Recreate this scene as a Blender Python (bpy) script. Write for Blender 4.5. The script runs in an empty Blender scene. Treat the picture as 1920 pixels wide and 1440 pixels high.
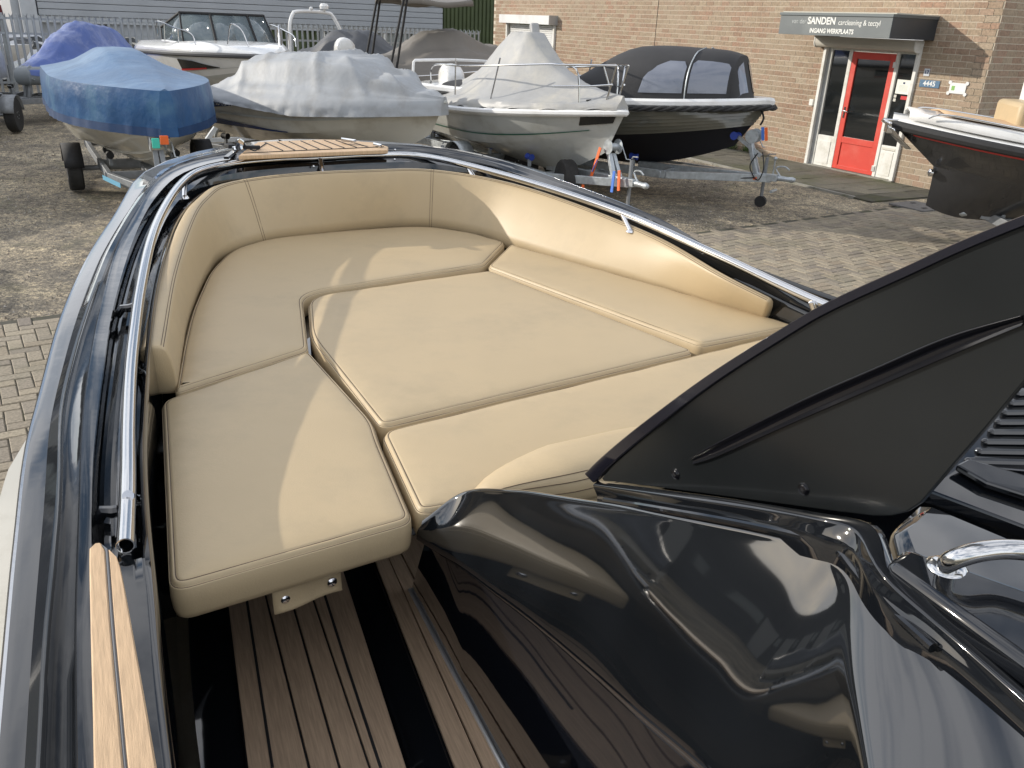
import bpy, bmesh, math, random
from mathutils import Vector, Matrix, noise, geometry
random.seed(7)
SC = bpy.context.scene
COL = SC.collection
R = math.radians

# ---------------------------------------------------------------- camera, sky, sun, exposure
PITCH, ROLL, FPX, CZ = R(23.69), R(2.48), 1550.0, 2.42
f_ = Vector((0, math.cos(PITCH), -math.sin(PITCH)))
u_ = Vector((1, 0, 0)).cross(f_)
r_ = Vector((1, 0, 0)) * math.cos(ROLL) + u_ * math.sin(ROLL)
u_ = r_.cross(f_)
cam = bpy.data.cameras.new('camera')
cam.sensor_fit = 'HORIZONTAL'
cam.sensor_width = 36
cam.lens = 36 * FPX / 1920
cam.clip_start = 0.05
cam.clip_end = 600
co = bpy.data.objects.new('camera', cam)
COL.objects.link(co)
co.matrix_world = Matrix.Translation((0, 0, CZ)) @ Matrix((r_, u_, -f_)).transposed().to_4x4()
SC.camera = co
w = bpy.data.worlds.new('World')
SC.world = w
w.use_nodes = True
SUN = Vector((-.975, .215, .352)).normalized()
nt = w.node_tree
bg = nt.nodes['Background']
sky = nt.nodes.new('ShaderNodeTexSky')
sky.sky_type = 'NISHITA'
sky.sun_disc = False
sky.sun_elevation = math.asin(SUN.z)
sky.sun_rotation = math.atan2(SUN.x, SUN.y)
sky.air_density = 1.0
sky.dust_density = .6
tc = nt.nodes.new('ShaderNodeTexCoord')
mp = nt.nodes.new('ShaderNodeMapping')
mp.inputs['Scale'].default_value = (1.6, 1.6, 4.5)
cn = nt.nodes.new('ShaderNodeTexNoise')
cn.inputs['Scale'].default_value = 1.7
cn.inputs['Detail'].default_value = 6
cn.inputs['Roughness'].default_value = .58
cr = nt.nodes.new('ShaderNodeValToRGB')
cr.color_ramp.elements[0].position = .36
cr.color_ramp.elements[1].position = .56
cr.color_ramp.elements[1].color = (.8, .8, .8, 1)
cm = nt.nodes.new('ShaderNodeMix')
cm.data_type = 'RGBA'
cm.inputs['B'].default_value = (11.5, 11.6, 12.0, 1)
nt.links.new(tc.outputs['Generated'], mp.inputs['Vector'])
nt.links.new(mp.outputs[0], cn.inputs['Vector'])
nt.links.new(cn.outputs['Fac'], cr.inputs['Fac'])
nt.links.new(cr.outputs['Color'], cm.inputs['Factor'])
nt.links.new(sky.outputs[0], cm.inputs['A'])
nt.links.new(cm.outputs['Result'], bg.inputs['Color'])
bg.inputs['Strength'].default_value = .14
sl = bpy.data.lights.new('sun', 'SUN')
sl.energy = 4.0
sl.angle = R(.53)
sl.color = (1, .93, .82)
so = bpy.data.objects.new('sun', sl)
COL.objects.link(so)
so.rotation_euler = SUN.to_track_quat('Z', 'Y').to_euler()
SC.view_settings.view_transform = 'Standard'
SC.view_settings.look = 'None'
SC.view_settings.gamma = 1
SC.view_settings.use_curve_mapping = False
SC.view_settings.exposure = .04


def P(px, py, z):
    """point on the horizontal plane at height z seen at a photo pixel (used to survey the place)"""
    d = r_ * (px - 960) - u_ * (py - 720) + f_ * FPX
    return Vector((0, 0, CZ)) + d * ((z - CZ) / d.z)


def PPL(px, py, o, n):
    """point on the plane (o, n)"""
    c = Vector((0, 0, CZ))
    d = r_ * (px - 960) - u_ * (py - 720) + f_ * FPX
    return c + d * ((o - c).dot(n) / d.dot(n))


# ---------------------------------------------------------------- materials
def M(name, col, rough=.5, metal=0, coat=0, var=0, vscale=4, bump=0, bscale=60, bdist=.01, rvar=0,
      stretch=None, alpha=1, trans=0, dirt=None, dscale=1.2, spec=.5, detail=5):
    m = bpy.data.materials.new(name)
    m.use_nodes = True
    n = m.node_tree
    b = n.nodes['Principled BSDF']
    b.inputs['Roughness'].default_value = rough
    b.inputs['Metallic'].default_value = metal
    b.inputs['Coat Weight'].default_value = coat
    b.inputs['Coat Roughness'].default_value = .03
    b.inputs['Specular IOR Level'].default_value = spec
    b.inputs['Alpha'].default_value = alpha
    b.inputs['Transmission Weight'].default_value = trans
    b.inputs['Base Color'].default_value = (*col, 1)
    tcn = n.nodes.new('ShaderNodeTexCoord')
    mpn = n.nodes.new('ShaderNodeMapping')
    n.links.new(tcn.outputs['Object'], mpn.inputs['Vector'])
    if stretch:
        mpn.inputs['Scale'].default_value = stretch[:3]
        if len(stretch) > 3:
            mp0 = n.nodes.new('ShaderNodeMapping')
            mp0.inputs['Rotation'].default_value = (0, 0, stretch[3])
            n.links.new(tcn.outputs['Object'], mp0.inputs['Vector'])
            n.links.new(mp0.outputs[0], mpn.inputs['Vector'])
    src = None
    if var:
        no = n.nodes.new('ShaderNodeTexNoise')
        no.inputs['Scale'].default_value = vscale
        no.inputs['Detail'].default_value = detail
        n.links.new(mpn.outputs[0], no.inputs['Vector'])
        mr = n.nodes.new('ShaderNodeMapRange')
        mr.inputs['From Min'].default_value = .25
        mr.inputs['From Max'].default_value = .75
        mr.inputs['To Min'].default_value = 1 - var
        mr.inputs['To Max'].default_value = 1 + var
        n.links.new(no.outputs['Fac'], mr.inputs['Value'])
        mx = n.nodes.new('ShaderNodeVectorMath')
        mx.operation = 'SCALE'
        mx.inputs[0].default_value = col
        n.links.new(mr.outputs[0], mx.inputs['Scale'])
        src = mx.outputs[0]
        if rvar:
            m2 = n.nodes.new('ShaderNodeMapRange')
            m2.inputs['To Min'].default_value = max(.02, rough - rvar)
            m2.inputs['To Max'].default_value = min(1, rough + rvar)
            n.links.new(no.outputs['Fac'], m2.inputs['Value'])
            n.links.new(m2.outputs[0], b.inputs['Roughness'])
    if dirt:
        dn = n.nodes.new('ShaderNodeTexNoise')
        dn.inputs['Scale'].default_value = dscale
        dn.inputs['Detail'].default_value = 8
        dn.inputs['Roughness'].default_value = .7
        n.links.new(tcn.outputs['Object'], dn.inputs['Vector'])
        dr = n.nodes.new('ShaderNodeValToRGB')
        dr.color_ramp.elements[0].position = .48
        dr.color_ramp.elements[1].position = .68
        n.links.new(dn.outputs['Fac'], dr.inputs['Fac'])
        dm = n.nodes.new('ShaderNodeMix')
        dm.data_type = 'RGBA'
        dm.inputs['A'].default_value = (*col, 1)
        dm.inputs['B'].default_value = (*dirt, 1)
        if src:
            n.links.new(src, dm.inputs['A'])
        n.links.new(dr.outputs['Color'], dm.inputs['Factor'])
        src = dm.outputs['Result']
    if src:
        n.links.new(src, b.inputs['Base Color'])
    if bump:
        bn = n.nodes.new('ShaderNodeTexNoise')
        bn.inputs['Scale'].default_value = bscale
        bn.inputs['Detail'].default_value = 4
        n.links.new(mpn.outputs[0], bn.inputs['Vector'])
        bp = n.nodes.new('ShaderNodeBump')
        bp.inputs['Strength'].default_value = bump
        bp.inputs['Distance'].default_value = bdist
        n.links.new(bn.outputs['Fac'], bp.inputs['Height'])
        n.links.new(bp.outputs[0], b.inputs['Normal'])
    return m


def Mrand(name, cols, rough=.85, bump=.4, bscale=40, bdist=.004, moss=None, mscale=.8, mlo=.5, mhi=.62):
    """each piece (mesh island) takes its own shade from a ramp"""
    m = bpy.data.materials.new(name)
    m.use_nodes = True
    n = m.node_tree
    b = n.nodes['Principled BSDF']
    b.inputs['Roughness'].default_value = rough
    at = n.nodes.new('ShaderNodeAttribute')
    at.attribute_name = 'shade'
    oi = n.nodes.new('ShaderNodeObjectInfo')
    ad = n.nodes.new('ShaderNodeMath')
    ad.operation = 'ADD'
    n.links.new(at.outputs['Fac'], ad.inputs[0])
    n.links.new(oi.outputs['Random'], ad.inputs[1])
    fr = n.nodes.new('ShaderNodeMath')
    fr.operation = 'FRACT'
    n.links.new(ad.outputs[0], fr.inputs[0])
    rp = n.nodes.new('ShaderNodeValToRGB')
    e = rp.color_ramp.elements
    e[0].color = (*cols[0], 1)
    e[1].color = (*cols[-1], 1)
    for i, c in enumerate(cols[1:-1]):
        x = e.new((i + 1) / (len(cols) - 1))
        x.color = (*c, 1)
    n.links.new(fr.outputs[0], rp.inputs['Fac'])
    geo = n.nodes.new('ShaderNodeNewGeometry')
    no = n.nodes.new('ShaderNodeTexNoise')
    no.inputs['Scale'].default_value = bscale
    no.inputs['Detail'].default_value = 6
    n.links.new(geo.outputs['Position'], no.inputs['Vector'])
    mr = n.nodes.new('ShaderNodeMapRange')
    mr.inputs['From Min'].default_value = .3
    mr.inputs['From Max'].default_value = .7
    mr.inputs['To Min'].default_value = .72
    mr.inputs['To Max'].default_value = 1.25
    n.links.new(no.outputs['Fac'], mr.inputs['Value'])
    sc = n.nodes.new('ShaderNodeVectorMath')
    sc.operation = 'SCALE'
    n.links.new(rp.outputs[0], sc.inputs[0])
    n.links.new(mr.outputs[0], sc.inputs['Scale'])
    out = sc.outputs[0]
    if moss:
        n2 = n.nodes.new('ShaderNodeTexNoise')
        n2.inputs['Scale'].default_value = mscale
        n2.inputs['Detail'].default_value = 7
        n2.inputs['Roughness'].default_value = .65
        n.links.new(geo.outputs['Position'], n2.inputs['Vector'])
        r2 = n.nodes.new('ShaderNodeValToRGB')
        r2.color_ramp.elements[0].position = mlo
        r2.color_ramp.elements[1].position = mhi
        r2.color_ramp.elements[1].color = (.75, .75, .75, 1)
        n.links.new(n2.outputs['Fac'], r2.inputs['Fac'])
        mx = n.nodes.new('ShaderNodeMix')
        mx.data_type = 'RGBA'
        mx.inputs['B'].default_value = (*moss, 1)
        n.links.new(out, mx.inputs['A'])
        n.links.new(r2.outputs[0], mx.inputs['Factor'])
        out = mx.outputs['Result']
    n.links.new(out, b.inputs['Base Color'])
    bp = n.nodes.new('ShaderNodeBump')
    bp.inputs['Strength'].default_value = bump
    bp.inputs['Distance'].default_value = bdist
    n.links.new(no.outputs['Fac'], bp.inputs['Height'])
    n.links.new(bp.outputs[0], b.inputs['Normal'])
    return m


gel = M('black_gelcoat', (.006, .007, .009), .05, coat=.8, spec=.5, bump=.10, bscale=2.2, bdist=.03, detail=2)
gel2 = M('black_gelcoat_wavy', (.007, .008, .0095), .06, coat=.8, spec=.5, bump=.12, bscale=3.2, bdist=.03, var=.3, vscale=6, rvar=.035)
satin = M('satin_black_acrylic', (.011, .0125, .0135), .19, bump=.03, bscale=3, var=.35, vscale=3, rvar=.10)
gelc = M('black_gelcoat_console', (.007, .008, .0095), .055, coat=1, spec=.8, bump=.05, bscale=1.6, bdist=.03, detail=1, var=.3, vscale=6, rvar=.03)
slotm = M('slot_black', (.006, .006, .008), .12)
vinyl = M('cream_vinyl', (.47, .365, .222), .46, var=.05, vscale=3, bump=.35, bscale=260, bdist=.0012, dirt=(.42, .33, .205), dscale=3.0, spec=.4)
thread = M('seam_thread', (.10, .07, .045), .8)
steel = M('polished_steel', (.62, .62, .62), .13, metal=1, bump=.02, bscale=30)
chrome = M('chrome', (.75, .75, .76), .07, metal=1)
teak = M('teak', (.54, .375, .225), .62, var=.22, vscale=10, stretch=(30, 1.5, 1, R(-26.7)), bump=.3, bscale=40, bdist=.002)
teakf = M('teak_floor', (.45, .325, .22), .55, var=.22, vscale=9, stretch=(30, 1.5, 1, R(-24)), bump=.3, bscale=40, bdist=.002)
caulk = M('grey_caulk', (.13, .14, .155), .7)
caulkb = M('black_caulk', (.012, .012, .014), .6)
blackrub = M('black_rubber', (.015, .015, .016), .75, var=.2, vscale=20)
tyrem = M('tyre_rubber', (.022, .021, .020), .85, var=.35, vscale=14, bump=.4, bscale=60)
galv = M('galvanised_steel', (.42, .45, .47), .42, metal=.55, var=.22, vscale=16, rvar=.12)
galvd = M('dull_galvanised', (.23, .24, .25), .55, metal=.3, var=.22, vscale=12)
palem = M('palisade_zinc', (.34, .36, .37), .5, metal=.35, var=.18, vscale=3)
ivory = M('ivory_gelcoat', (.60, .57, .49), .2, coat=.4, var=.06, vscale=2, dirt=(.46, .42, .34), dscale=1.6)
white = M('white_gelcoat', (.78, .78, .77), .16, coat=.5, var=.03, vscale=3, dirt=(.66, .65, .62), dscale=1.4)
lgrey = M('pale_grey_gelcoat', (.46, .47, .45), .25, coat=.4, var=.05, dirt=(.36, .36, .33), dscale=1.4)
navy = M('navy_paint', (.015, .035, .12), .25, coat=.4)
green = M('green_stripe', (.005, .10, .06), .4)
redp = M('red_stripe', (.55, .03, .03), .4)
rimm = M('silver_rim', (.50, .50, .50), .35, metal=.6)
bluecov = M('blue_tarpaulin', (.065, .145, .27), .42, var=.22, vscale=2.0, dirt=(.13, .23, .36), dscale=1.1, bump=.5, bscale=5, bdist=.03, spec=.6)
bluedk = M('navy_tarpaulin_hem', (.010, .040, .115), .55, var=.1, spec=.3)
bluecov2 = M('royal_blue_tarpaulin', (.05, .095, .30), .38, var=.2, vscale=2.5, dirt=(.2, .24, .42), dscale=1.5, bump=.5, bscale=6, bdist=.03, spec=.6)
silvcov = M('silver_tarpaulin', (.34, .355, .37), .58, var=.08, vscale=3, dirt=(.28, .28, .275), dscale=2.2, bump=.35, bscale=7, bdist=.02)
greycov = M('grey_tarpaulin', (.33, .33, .325), .5, var=.08, vscale=3, dirt=(.44, .42, .37), dscale=1.3, bump=.35, bscale=6, bdist=.02)
darkcov = M('charcoal_tarpaulin', (.075, .08, .09), .6, var=.15, vscale=2, bump=.3, bscale=6, bdist=.02)
taupecov = M('taupe_tarpaulin', (.20, .185, .165), .6, var=.1, vscale=2, bump=.3, bscale=6, bdist=.02)
hoodm = M('black_canvas', (.035, .035, .037), .8, var=.15, vscale=3, bump=.25, bscale=9, bdist=.01)
hoodw = M('clear_vinyl_window', (.20, .22, .27), .10, coat=.3, bump=.5, bscale=3, bdist=.03)
glassd = M('dark_window_glass', (.012, .014, .015), .04, coat=.6, spec=.9)
tint = M('tinted_windscreen', (.16, .20, .22), .05, coat=.5, alpha=.72)
rope = M('black_rope', (.03, .03, .03), .8)
orange = M('orange_strap', (.75, .13, .02), .6)
bluestrap = M('blue_strap', (.05, .16, .55), .6)
bluer = M('blue_roller', (.02, .05, .30), .5)
redlamp = M('red_plastic', (.35, .01, .02), .3)
aqua = M('aqua_tag', (.05, .50, .38), .5)


# ---------------------------------------------------------------- builders
def tag(o, label=None, cat=None, group=None, kind=None):
    if label:
        o['label'] = label
    if cat:
        o['category'] = cat
    if group:
        o['group'] = group
    if kind:
        o['kind'] = kind
    return o


def thing(name, label, cat, loc=(0, 0, 0), rz=0, group=None):
    o = bpy.data.objects.new(name, None)
    o.empty_display_size = .1
    COL.objects.link(o)
    o.location = loc
    o.rotation_euler = (0, 0, rz)
    return tag(o, label, cat, group)


class G:
    """collects geometry"""
    def __init__(s):
        s.v, s.f, s.m, s.sh = [], [], [], []

    def add(s, vs, fs, mi=0):
        k = len(s.v)
        s.v += [tuple(q) for q in vs]
        s.f += [tuple(i + k for i in q) for q in fs]
        s.m += [mi] * len(fs)
        return s

    def box(s, c, d, rz=0, mi=0, M3=None):
        c = Vector(c)
        x, y, z = d[0] / 2, d[1] / 2, d[2] / 2
        rot = M3 or Matrix.Rotation(rz, 3, 'Z')
        vs = [c + rot @ Vector((i * x, j * y, k * z)) for k in (-1, 1) for j in (-1, 1) for i in (-1, 1)]
        return s.add(vs, [(0, 2, 3, 1), (4, 5, 7, 6), (0, 1, 5, 4), (2, 6, 7, 3), (0, 4, 6, 2), (1, 3, 7, 5)], mi)

    def beam(s, a, b, w_, h_, mi=0):
        a, b = Vector(a), Vector(b)
        d = (b - a).normalized()
        up = Vector((0, 0, 1)) if abs(d.z) < .95 else Vector((0, 1, 0))
        sd = d.cross(up).normalized()
        up = sd.cross(d)
        M3 = Matrix((d, -sd, up)).transposed()
        return s.box((a + b) / 2, ((b - a).length, w_, h_), M3=M3, mi=mi)

    def tube(s, pts, r, n=10, closed=False, mi=0, caps=True):
        pts = [Vector(p) for p in pts]
        m = len(pts)
        ref = None
        rings = []
        for i, p in enumerate(pts):
            a = pts[(i - 1) % m] if (closed or i) else p
            b = pts[(i + 1) % m] if (closed or i < m - 1) else p
            t = (b - a).normalized()
            if ref is None:
                ref = t.orthogonal().normalized()
            ref = (ref - t * ref.dot(t))
            ref = ref.normalized() if ref.length > 1e-6 else t.orthogonal().normalized()
            bn = t.cross(ref)
            rr = r[i] if isinstance(r, (list, tuple)) else r
            rings.append([p + (ref * math.cos(k * 2 * math.pi / n) + bn * math.sin(k * 2 * math.pi / n)) * rr for k in range(n)])
        return s.rings(rings, closed, caps, mi)

    def rings(s, rings, closed=False, caps=True, mi=0):
        m, n = len(rings), len(rings[0])
        vs = [p for r_i in rings for p in r_i]
        fs = []
        for i in range(m if closed else m - 1):
            j = (i + 1) % m
            for k in range(n):
                l = (k + 1) % n
                fs.append((i * n + k, i * n + l, j * n + l, j * n + k))
        if caps and not closed:
            fs.append(tuple(reversed(range(n))))
            fs.append(tuple((m - 1) * n + k for k in range(n)))
        return s.add(vs, fs, mi)

    def grid(s, rows, mi=None, flip=False):
        n = len(rows[0])
        vs = [p for r_i in rows for p in r_i]
        for i in range(len(rows) - 1):
            k = len(s.v)
            q = [(j, j + 1, n + j + 1, n + j) for j in range(n - 1)]
            if flip:
                q = [t[::-1] for t in q]
            s.add(list(rows[i]) + list(rows[i + 1]), q, (mi[i] if isinstance(mi, (list, tuple)) else (mi or 0)))
        return s

    def lathe(s, c, axis, prof, n=20, mi=0):
        c, ax = Vector(c), Vector(axis).normalized()
        a = ax.orthogonal().normalized()
        b = ax.cross(a)
        rings = [[c + ax * h + (a * math.cos(t * 2 * math.pi / n) + b * math.sin(t * 2 * math.pi / n)) * max(r, 1e-4) for t in range(n)] for r, h in prof]
        return s.rings(rings, mi=mi)

    def ball(s, c, r, n=10, mi=0):
        return s.lathe(c, (0, 0, 1), [(r * math.sin(k * math.pi / 6), -r * math.cos(k * math.pi / 6)) for k in range(7)], n, mi)

    def prism(s, poly, ex, mi=0):
        """polygon (3D points) extruded by vector ex"""
        n = len(poly)
        a = [Vector(p) for p in poly]
        ex = Vector(ex)
        vs = a + [p + ex for p in a]
        fs = [tuple(range(n))[::-1], tuple(range(n, 2 * n))] + [(i, (i + 1) % n, n + (i + 1) % n, n + i) for i in range(n)]
        return s.add(vs, fs, mi)

    def obj(s, name, mats, parent=None, smooth=True, world=False, bevel=0, sub=0, weld=True, angle=35, solid=0):
        me = bpy.data.meshes.new(name)
        me.from_pydata(s.v, [], s.f)
        for m_ in (mats if isinstance(mats, (list, tuple)) else [mats]):
            me.materials.append(m_)
        me.polygons.foreach_set('material_index', s.m)
        bm = bmesh.new()
        bm.from_mesh(me)
        if weld:
            bmesh.ops.remove_doubles(bm, verts=bm.verts, dist=1e-5)
        bmesh.ops.recalc_face_normals(bm, faces=bm.faces)
        bm.to_mesh(me)
        bm.free()
        o = bpy.data.objects.new(name, me)
        COL.objects.link(o)
        if parent:
            o.parent = parent
            if world:
                mw = Matrix.Translation(parent.location) @ parent.rotation_euler.to_matrix().to_4x4()
                if parent.parent:
                    mw = Matrix.Identity(4)      # a part built in world coordinates carries its own sub-parts
                o.matrix_parent_inverse = mw.inverted()
        if bevel:
            b = o.modifiers.new('bevel', 'BEVEL')
            b.width = bevel
            b.segments = 2
            b.limit_method = 'ANGLE'
        if solid:
            b = o.modifiers.new('thickness', 'SOLIDIFY')
            b.thickness = solid
            b.offset = -1
        if sub:
            b = o.modifiers.new('sub', 'SUBSURF')
            b.levels = b.render_levels = sub
        if smooth:
            me.polygons.foreach_set('use_smooth', [True] * len(me.polygons))
            if angle < 180 and not sub:
                try:
                    me.set_sharp_from_angle(angle=R(angle))
                except Exception:
                    pass
        return o


def crv(pts, n, closed=False):
    """Catmull-Rom through points, n samples evenly by length"""
    pts = [Vector(p) for p in pts]
    d = []
    m = len(pts)
    for i in range(m - 1 if not closed else m):
        p0 = pts[i - 1] if (i or closed) else pts[0] * 2 - pts[1]
        p1, p2 = pts[i], pts[(i + 1) % m]
        p3 = pts[(i + 2) % m] if (i + 2 < m or closed) else p2 * 2 - p1
        for k in range(10):
            t = k / 10
            d.append(.5 * ((2 * p1) + (p2 - p0) * t + (2 * p0 - 5 * p1 + 4 * p2 - p3) * t * t + (3 * p1 - p0 - 3 * p2 + p3) * t ** 3))
    d.append(pts[0] if closed else pts[-1])
    return resample(d, n)


def resample(d, n):
    L = [0]
    for a, b in zip(d, d[1:]):
        L.append(L[-1] + (b - a).length)
    out = []
    j = 0
    for i in range(n):
        x = L[-1] * i / (n - 1)
        while j < len(L) - 2 and L[j + 1] < x:
            j += 1
        t = (x - L[j]) / max(1e-9, L[j + 1] - L[j])
        out.append(d[j].lerp(d[j + 1], min(1, t)))
    return out


def lin(tab, x, ease=True):
    if x <= tab[0][0]:
        return tab[0][1]
    for a, b in zip(tab, tab[1:]):
        if x <= b[0]:
            t = (x - a[0]) / (b[0] - a[0])
            t = t * t * (3 - 2 * t) if ease else t
            return a[1] + (b[1] - a[1]) * t
    return tab[-1][1]


def text(s_, size, name, mat, parent, origin, ux, uy, ext=.002, bold=0, sx=1, off=0, world=True):
    cu = bpy.data.curves.new(name, 'FONT')
    cu.body = s_
    cu.size = size
    cu.extrude = ext
    cu.offset = bold
    cu.align_x = 'CENTER'
    cu.align_y = 'CENTER'
    t = bpy.data.objects.new(name, cu)
    COL.objects.link(t)
    bpy.context.view_layer.update()
    me = bpy.data.meshes.new_from_object(t.evaluated_get(bpy.context.evaluated_depsgraph_get()))
    bpy.data.objects.remove(t)
    me.materials.clear()
    me.materials.append(mat)
    ux, uy = Vector(ux).normalized(), Vector(uy).normalized()
    nz = ux.cross(uy).normalized()
    o = Vector(origin)
    for v in me.vertices:
        c = v.co.copy()
        v.co = o + ux * c.x * sx + uy * c.y + nz * (c.z + off)
    ob = bpy.data.objects.new(name, me)
    COL.objects.link(ob)
    ob.parent = parent
    if world:
        mw = Matrix.Translation(parent.location) @ parent.rotation_euler.to_matrix().to_4x4()
        ob.matrix_parent_inverse = mw.inverted()
    return ob

# ---------------------------------------------------------------- ground
def ground_mat():
    m = bpy.data.materials.new('gravel_ground')
    m.use_nodes = True
    n = m.node_tree
    b = n.nodes['Principled BSDF']
    b.inputs['Roughness'].default_value = .93
    geo = n.nodes.new('ShaderNodeNewGeometry')

    def noi(sc, det=5, ro=.6):
        x = n.nodes.new('ShaderNodeTexNoise')
        x.inputs['Scale'].default_value = sc
        x.inputs['Detail'].default_value = det
        x.inputs['Roughness'].default_value = ro
        n.links.new(geo.outputs['Position'], x.inputs['Vector'])
        return x.outputs['Fac']

    def ramp(src, pts):
        x = n.nodes.new('ShaderNodeValToRGB')
        e = x.color_ramp.elements
        e[0].position, e[0].color = pts[0][0], (*pts[0][1], 1)
        e[1].position, e[1].color = pts[-1][0], (*pts[-1][1], 1)
        for p_, c in pts[1:-1]:
            q = e.new(p_)
            q.color = (*c, 1)
        n.links.new(src, x.inputs['Fac'])
        return x.outputs[0]

    def mix(a, b_, f, mode='MIX', k=None):
        x = n.nodes.new('ShaderNodeMix')
        x.data_type = 'RGBA'
        x.blend_type = mode
        for s_, v in (('A', a), ('B', b_), ('Factor', f)):
            if isinstance(v, (tuple, float)):
                x.inputs[s_].default_value = (*v, 1) if isinstance(v, tuple) else v
            else:
                n.links.new(v, x.inputs[s_])
        return x.outputs['Result']
    base = ramp(noi(.55, 6, .65), [(.35, (.155, .136, .112)), (.52, (.25, .215, .165)), (.68, (.32, .28, .22))])
    grain = ramp(noi(38, 3, .8), [(.36, (.42, .42, .42)), (.5, (1, 1, 1)), (.63, (1.9, 1.85, 1.75))])
    grain2 = ramp(noi(120, 2, .8), [(.36, (.55, .55, .55)), (.62, (1.45, 1.45, 1.4))])
    c = mix(base, grain, 1.0, 'MULTIPLY')
    c = mix(c, grain2, 1.0, 'MULTIPLY')
    c = mix(c, ramp(noi(13, 4, .75), [(.34, (.50, .50, .50)), (.5, (1, 1, 1)), (.64, (1.7, 1.65, 1.5))]), 1.0, 'MULTIPLY')
    c = mix(c, ramp(noi(2.6, 5, .7), [(.36, (.66, .66, .67)), (.60, (1.22, 1.2, 1.15))]), 1.0, 'MULTIPLY')
    moss = ramp(noi(.9, 8, .7), [(.55, (0, 0, 0)), (.70, (.6, .6, .6))])
    c = mix(c, (.12, .12, .055), moss)
    dk = ramp(noi(.35, 6, .7), [(.50, (0, 0, 0)), (.62, (.55, .55, .55))])
    c = mix(c, (.085, .080, .074), dk)
    n.links.new(c, b.inputs['Base Color'])
    bp = n.nodes.new('ShaderNodeBump')
    bp.inputs['Strength'].default_value = .8
    bp.inputs['Distance'].default_value = .012
    n.links.new(noi(45, 4, .75), bp.inputs['Height'])
    n.links.new(bp.outputs[0], b.inputs['Normal'])
    return m


gm = ground_mat()
g = G()
N_ = 70
for s_ in (1,):
    xs = [-220, -120, -60, -30] + [-20 + i * 1.0 for i in range(41)] + [30, 60, 120, 220]
    ys = [-200, -80, -30] + [-10 + i * 1.0 for i in range(51)] + [60, 110, 220, 320]
    rows = [[(x, y, -.026 + .012 * noise.noise((x * .35, y * .35, 0)) * (1 if abs(x) < 20 and 0 < y < 30 else 0)) for x in xs] for y in ys]
    g.grid(rows)
gr = g.obj('ground', gm, weld=False, angle=180)
tag(gr, kind='structure')

PA = R(33.7)
e1 = Vector((math.cos(PA), math.sin(PA), 0))
e2 = Vector((math.sin(PA), -math.cos(PA), 0))
PO = Vector((-3.95, 6.53, 0))
sand = M('joint_sand', (.07, .065, .05), .95, var=.35, vscale=7, bump=.4, bscale=90, dirt=(.07, .075, .03), dscale=2)
g = G()
a = PO - e1 * 9
b = PO + e1 * 13.5
g.prism([a - Vector((0, 0, .05)), b - Vector((0, 0, .05)), b + e2 * 14 - Vector((0, 0, .05)), a + e2 * 14 - Vector((0, 0, .05))], (0, 0, .042))
pv = g.obj('pavement', sand)
tag(pv, kind='structure')
paverm = Mrand('clay_paver', [(.24, .205, .158), (.30, .255, .188), (.205, .175, .142), (.33, .285, .21), (.26, .21, .152)], .85, .5, 55, .004, moss=(.13, .125, .08), mscale=.9, mlo=.50, mhi=.72)
PW, PL, JT = .105, .21, .007


def paver_mesh():
    g = G()
    x, y, c = PL / 2 - JT / 2, PW / 2 - JT / 2, .006
    rings = [[(-x, -y, -.05), (x, -y, -.05), (x, y, -.05), (-x, y, -.05)], [(-x, -y, -c), (x, -y, -c), (x, y, -c), (-x, y, -c)],
             [(-x + c, -y + c, 0), (x - c, -y + c, 0), (x - c, y - c, 0), (-x + c, y - c, 0)]]
    g.rings(rings, caps=False)
    g.add(rings[2], [(0, 1, 2, 3)])
    return g


def inpoly(px, py, poly):
    c = False
    for (x1, y1), (x2, y2) in zip(poly, poly[1:] + poly[:1]):
        if (y1 > py) != (y2 > py) and px < (x2 - x1) * (py - y1) / (y2 - y1) + x1:
            c = not c
    return c


def proj(p):
    d = Vector(p) - Vector((0, 0, CZ))
    k = d.dot(f_)
    return (960 + FPX * d.dot(r_) / k, 720 - FPX * d.dot(u_) / k) if k > .1 else (-9999, -9999)


polyR = [(1240, 455), (1579, 560), (1700, 498), (1915, 402), (1840, 430), (1720, 395), (1650, 395), (1370, 422)]
polyL = [(0, 608), (118, 586), (88, 680), (62, 800), (0, 945)]
pg = paver_mesh()
protos = pg.obj('paver', paverm, weld=False, smooth=False)
pmesh = protos.data
bpy.data.objects.remove(protos)
cells = []
for i in range(-200, 260):
    for j in range(-60, 90):
        # lattice a=(1,-1), b=(2,2)
        ox, oy = i + 2 * j, -i + 2 * j
        for (cx, cy, v) in ((ox + 1, oy + .5, 0), (ox + 2.5, oy + 1, 1)):
            u, q = cx * PW, cy * PW
            if -8.5 < u < 13.2 and .06 < q < 13.4:
                p = PO + e1 * u + e2 * q
                if p.y < .2 and abs(p.x) > 7 or p.y < -3:
                    continue
                cells.append((p, v))
vis, rest = [], []
for p, v in cells:
    x, y = proj(p)
    if inpoly(x, y, polyR) or inpoly(x, y, polyL):
        vis.append((p.length, p, v))
    else:
        rest.append((p, v))
vis.sort(key=lambda q: q[0])
for L_, p, v in vis[300:]:
    rest.append((p, v))
rnd = random.Random(3)


def jit():
    return (rnd.uniform(-.0035, .0035), rnd.uniform(-.02, .02), rnd.uniform(-.012, .012), rnd.uniform(-.012, .012))


for L_, p, v in vis[:300]:
    o = bpy.data.objects.new('paver', pmesh)
    COL.objects.link(o)
    o.parent = pv
    dz, a1, a2, a3 = jit()
    o.location = (p.x, p.y, .001 + dz)
    o.rotation_euler = (a2, a3, PA + (math.pi / 2 if v else 0) + a1)


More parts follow.
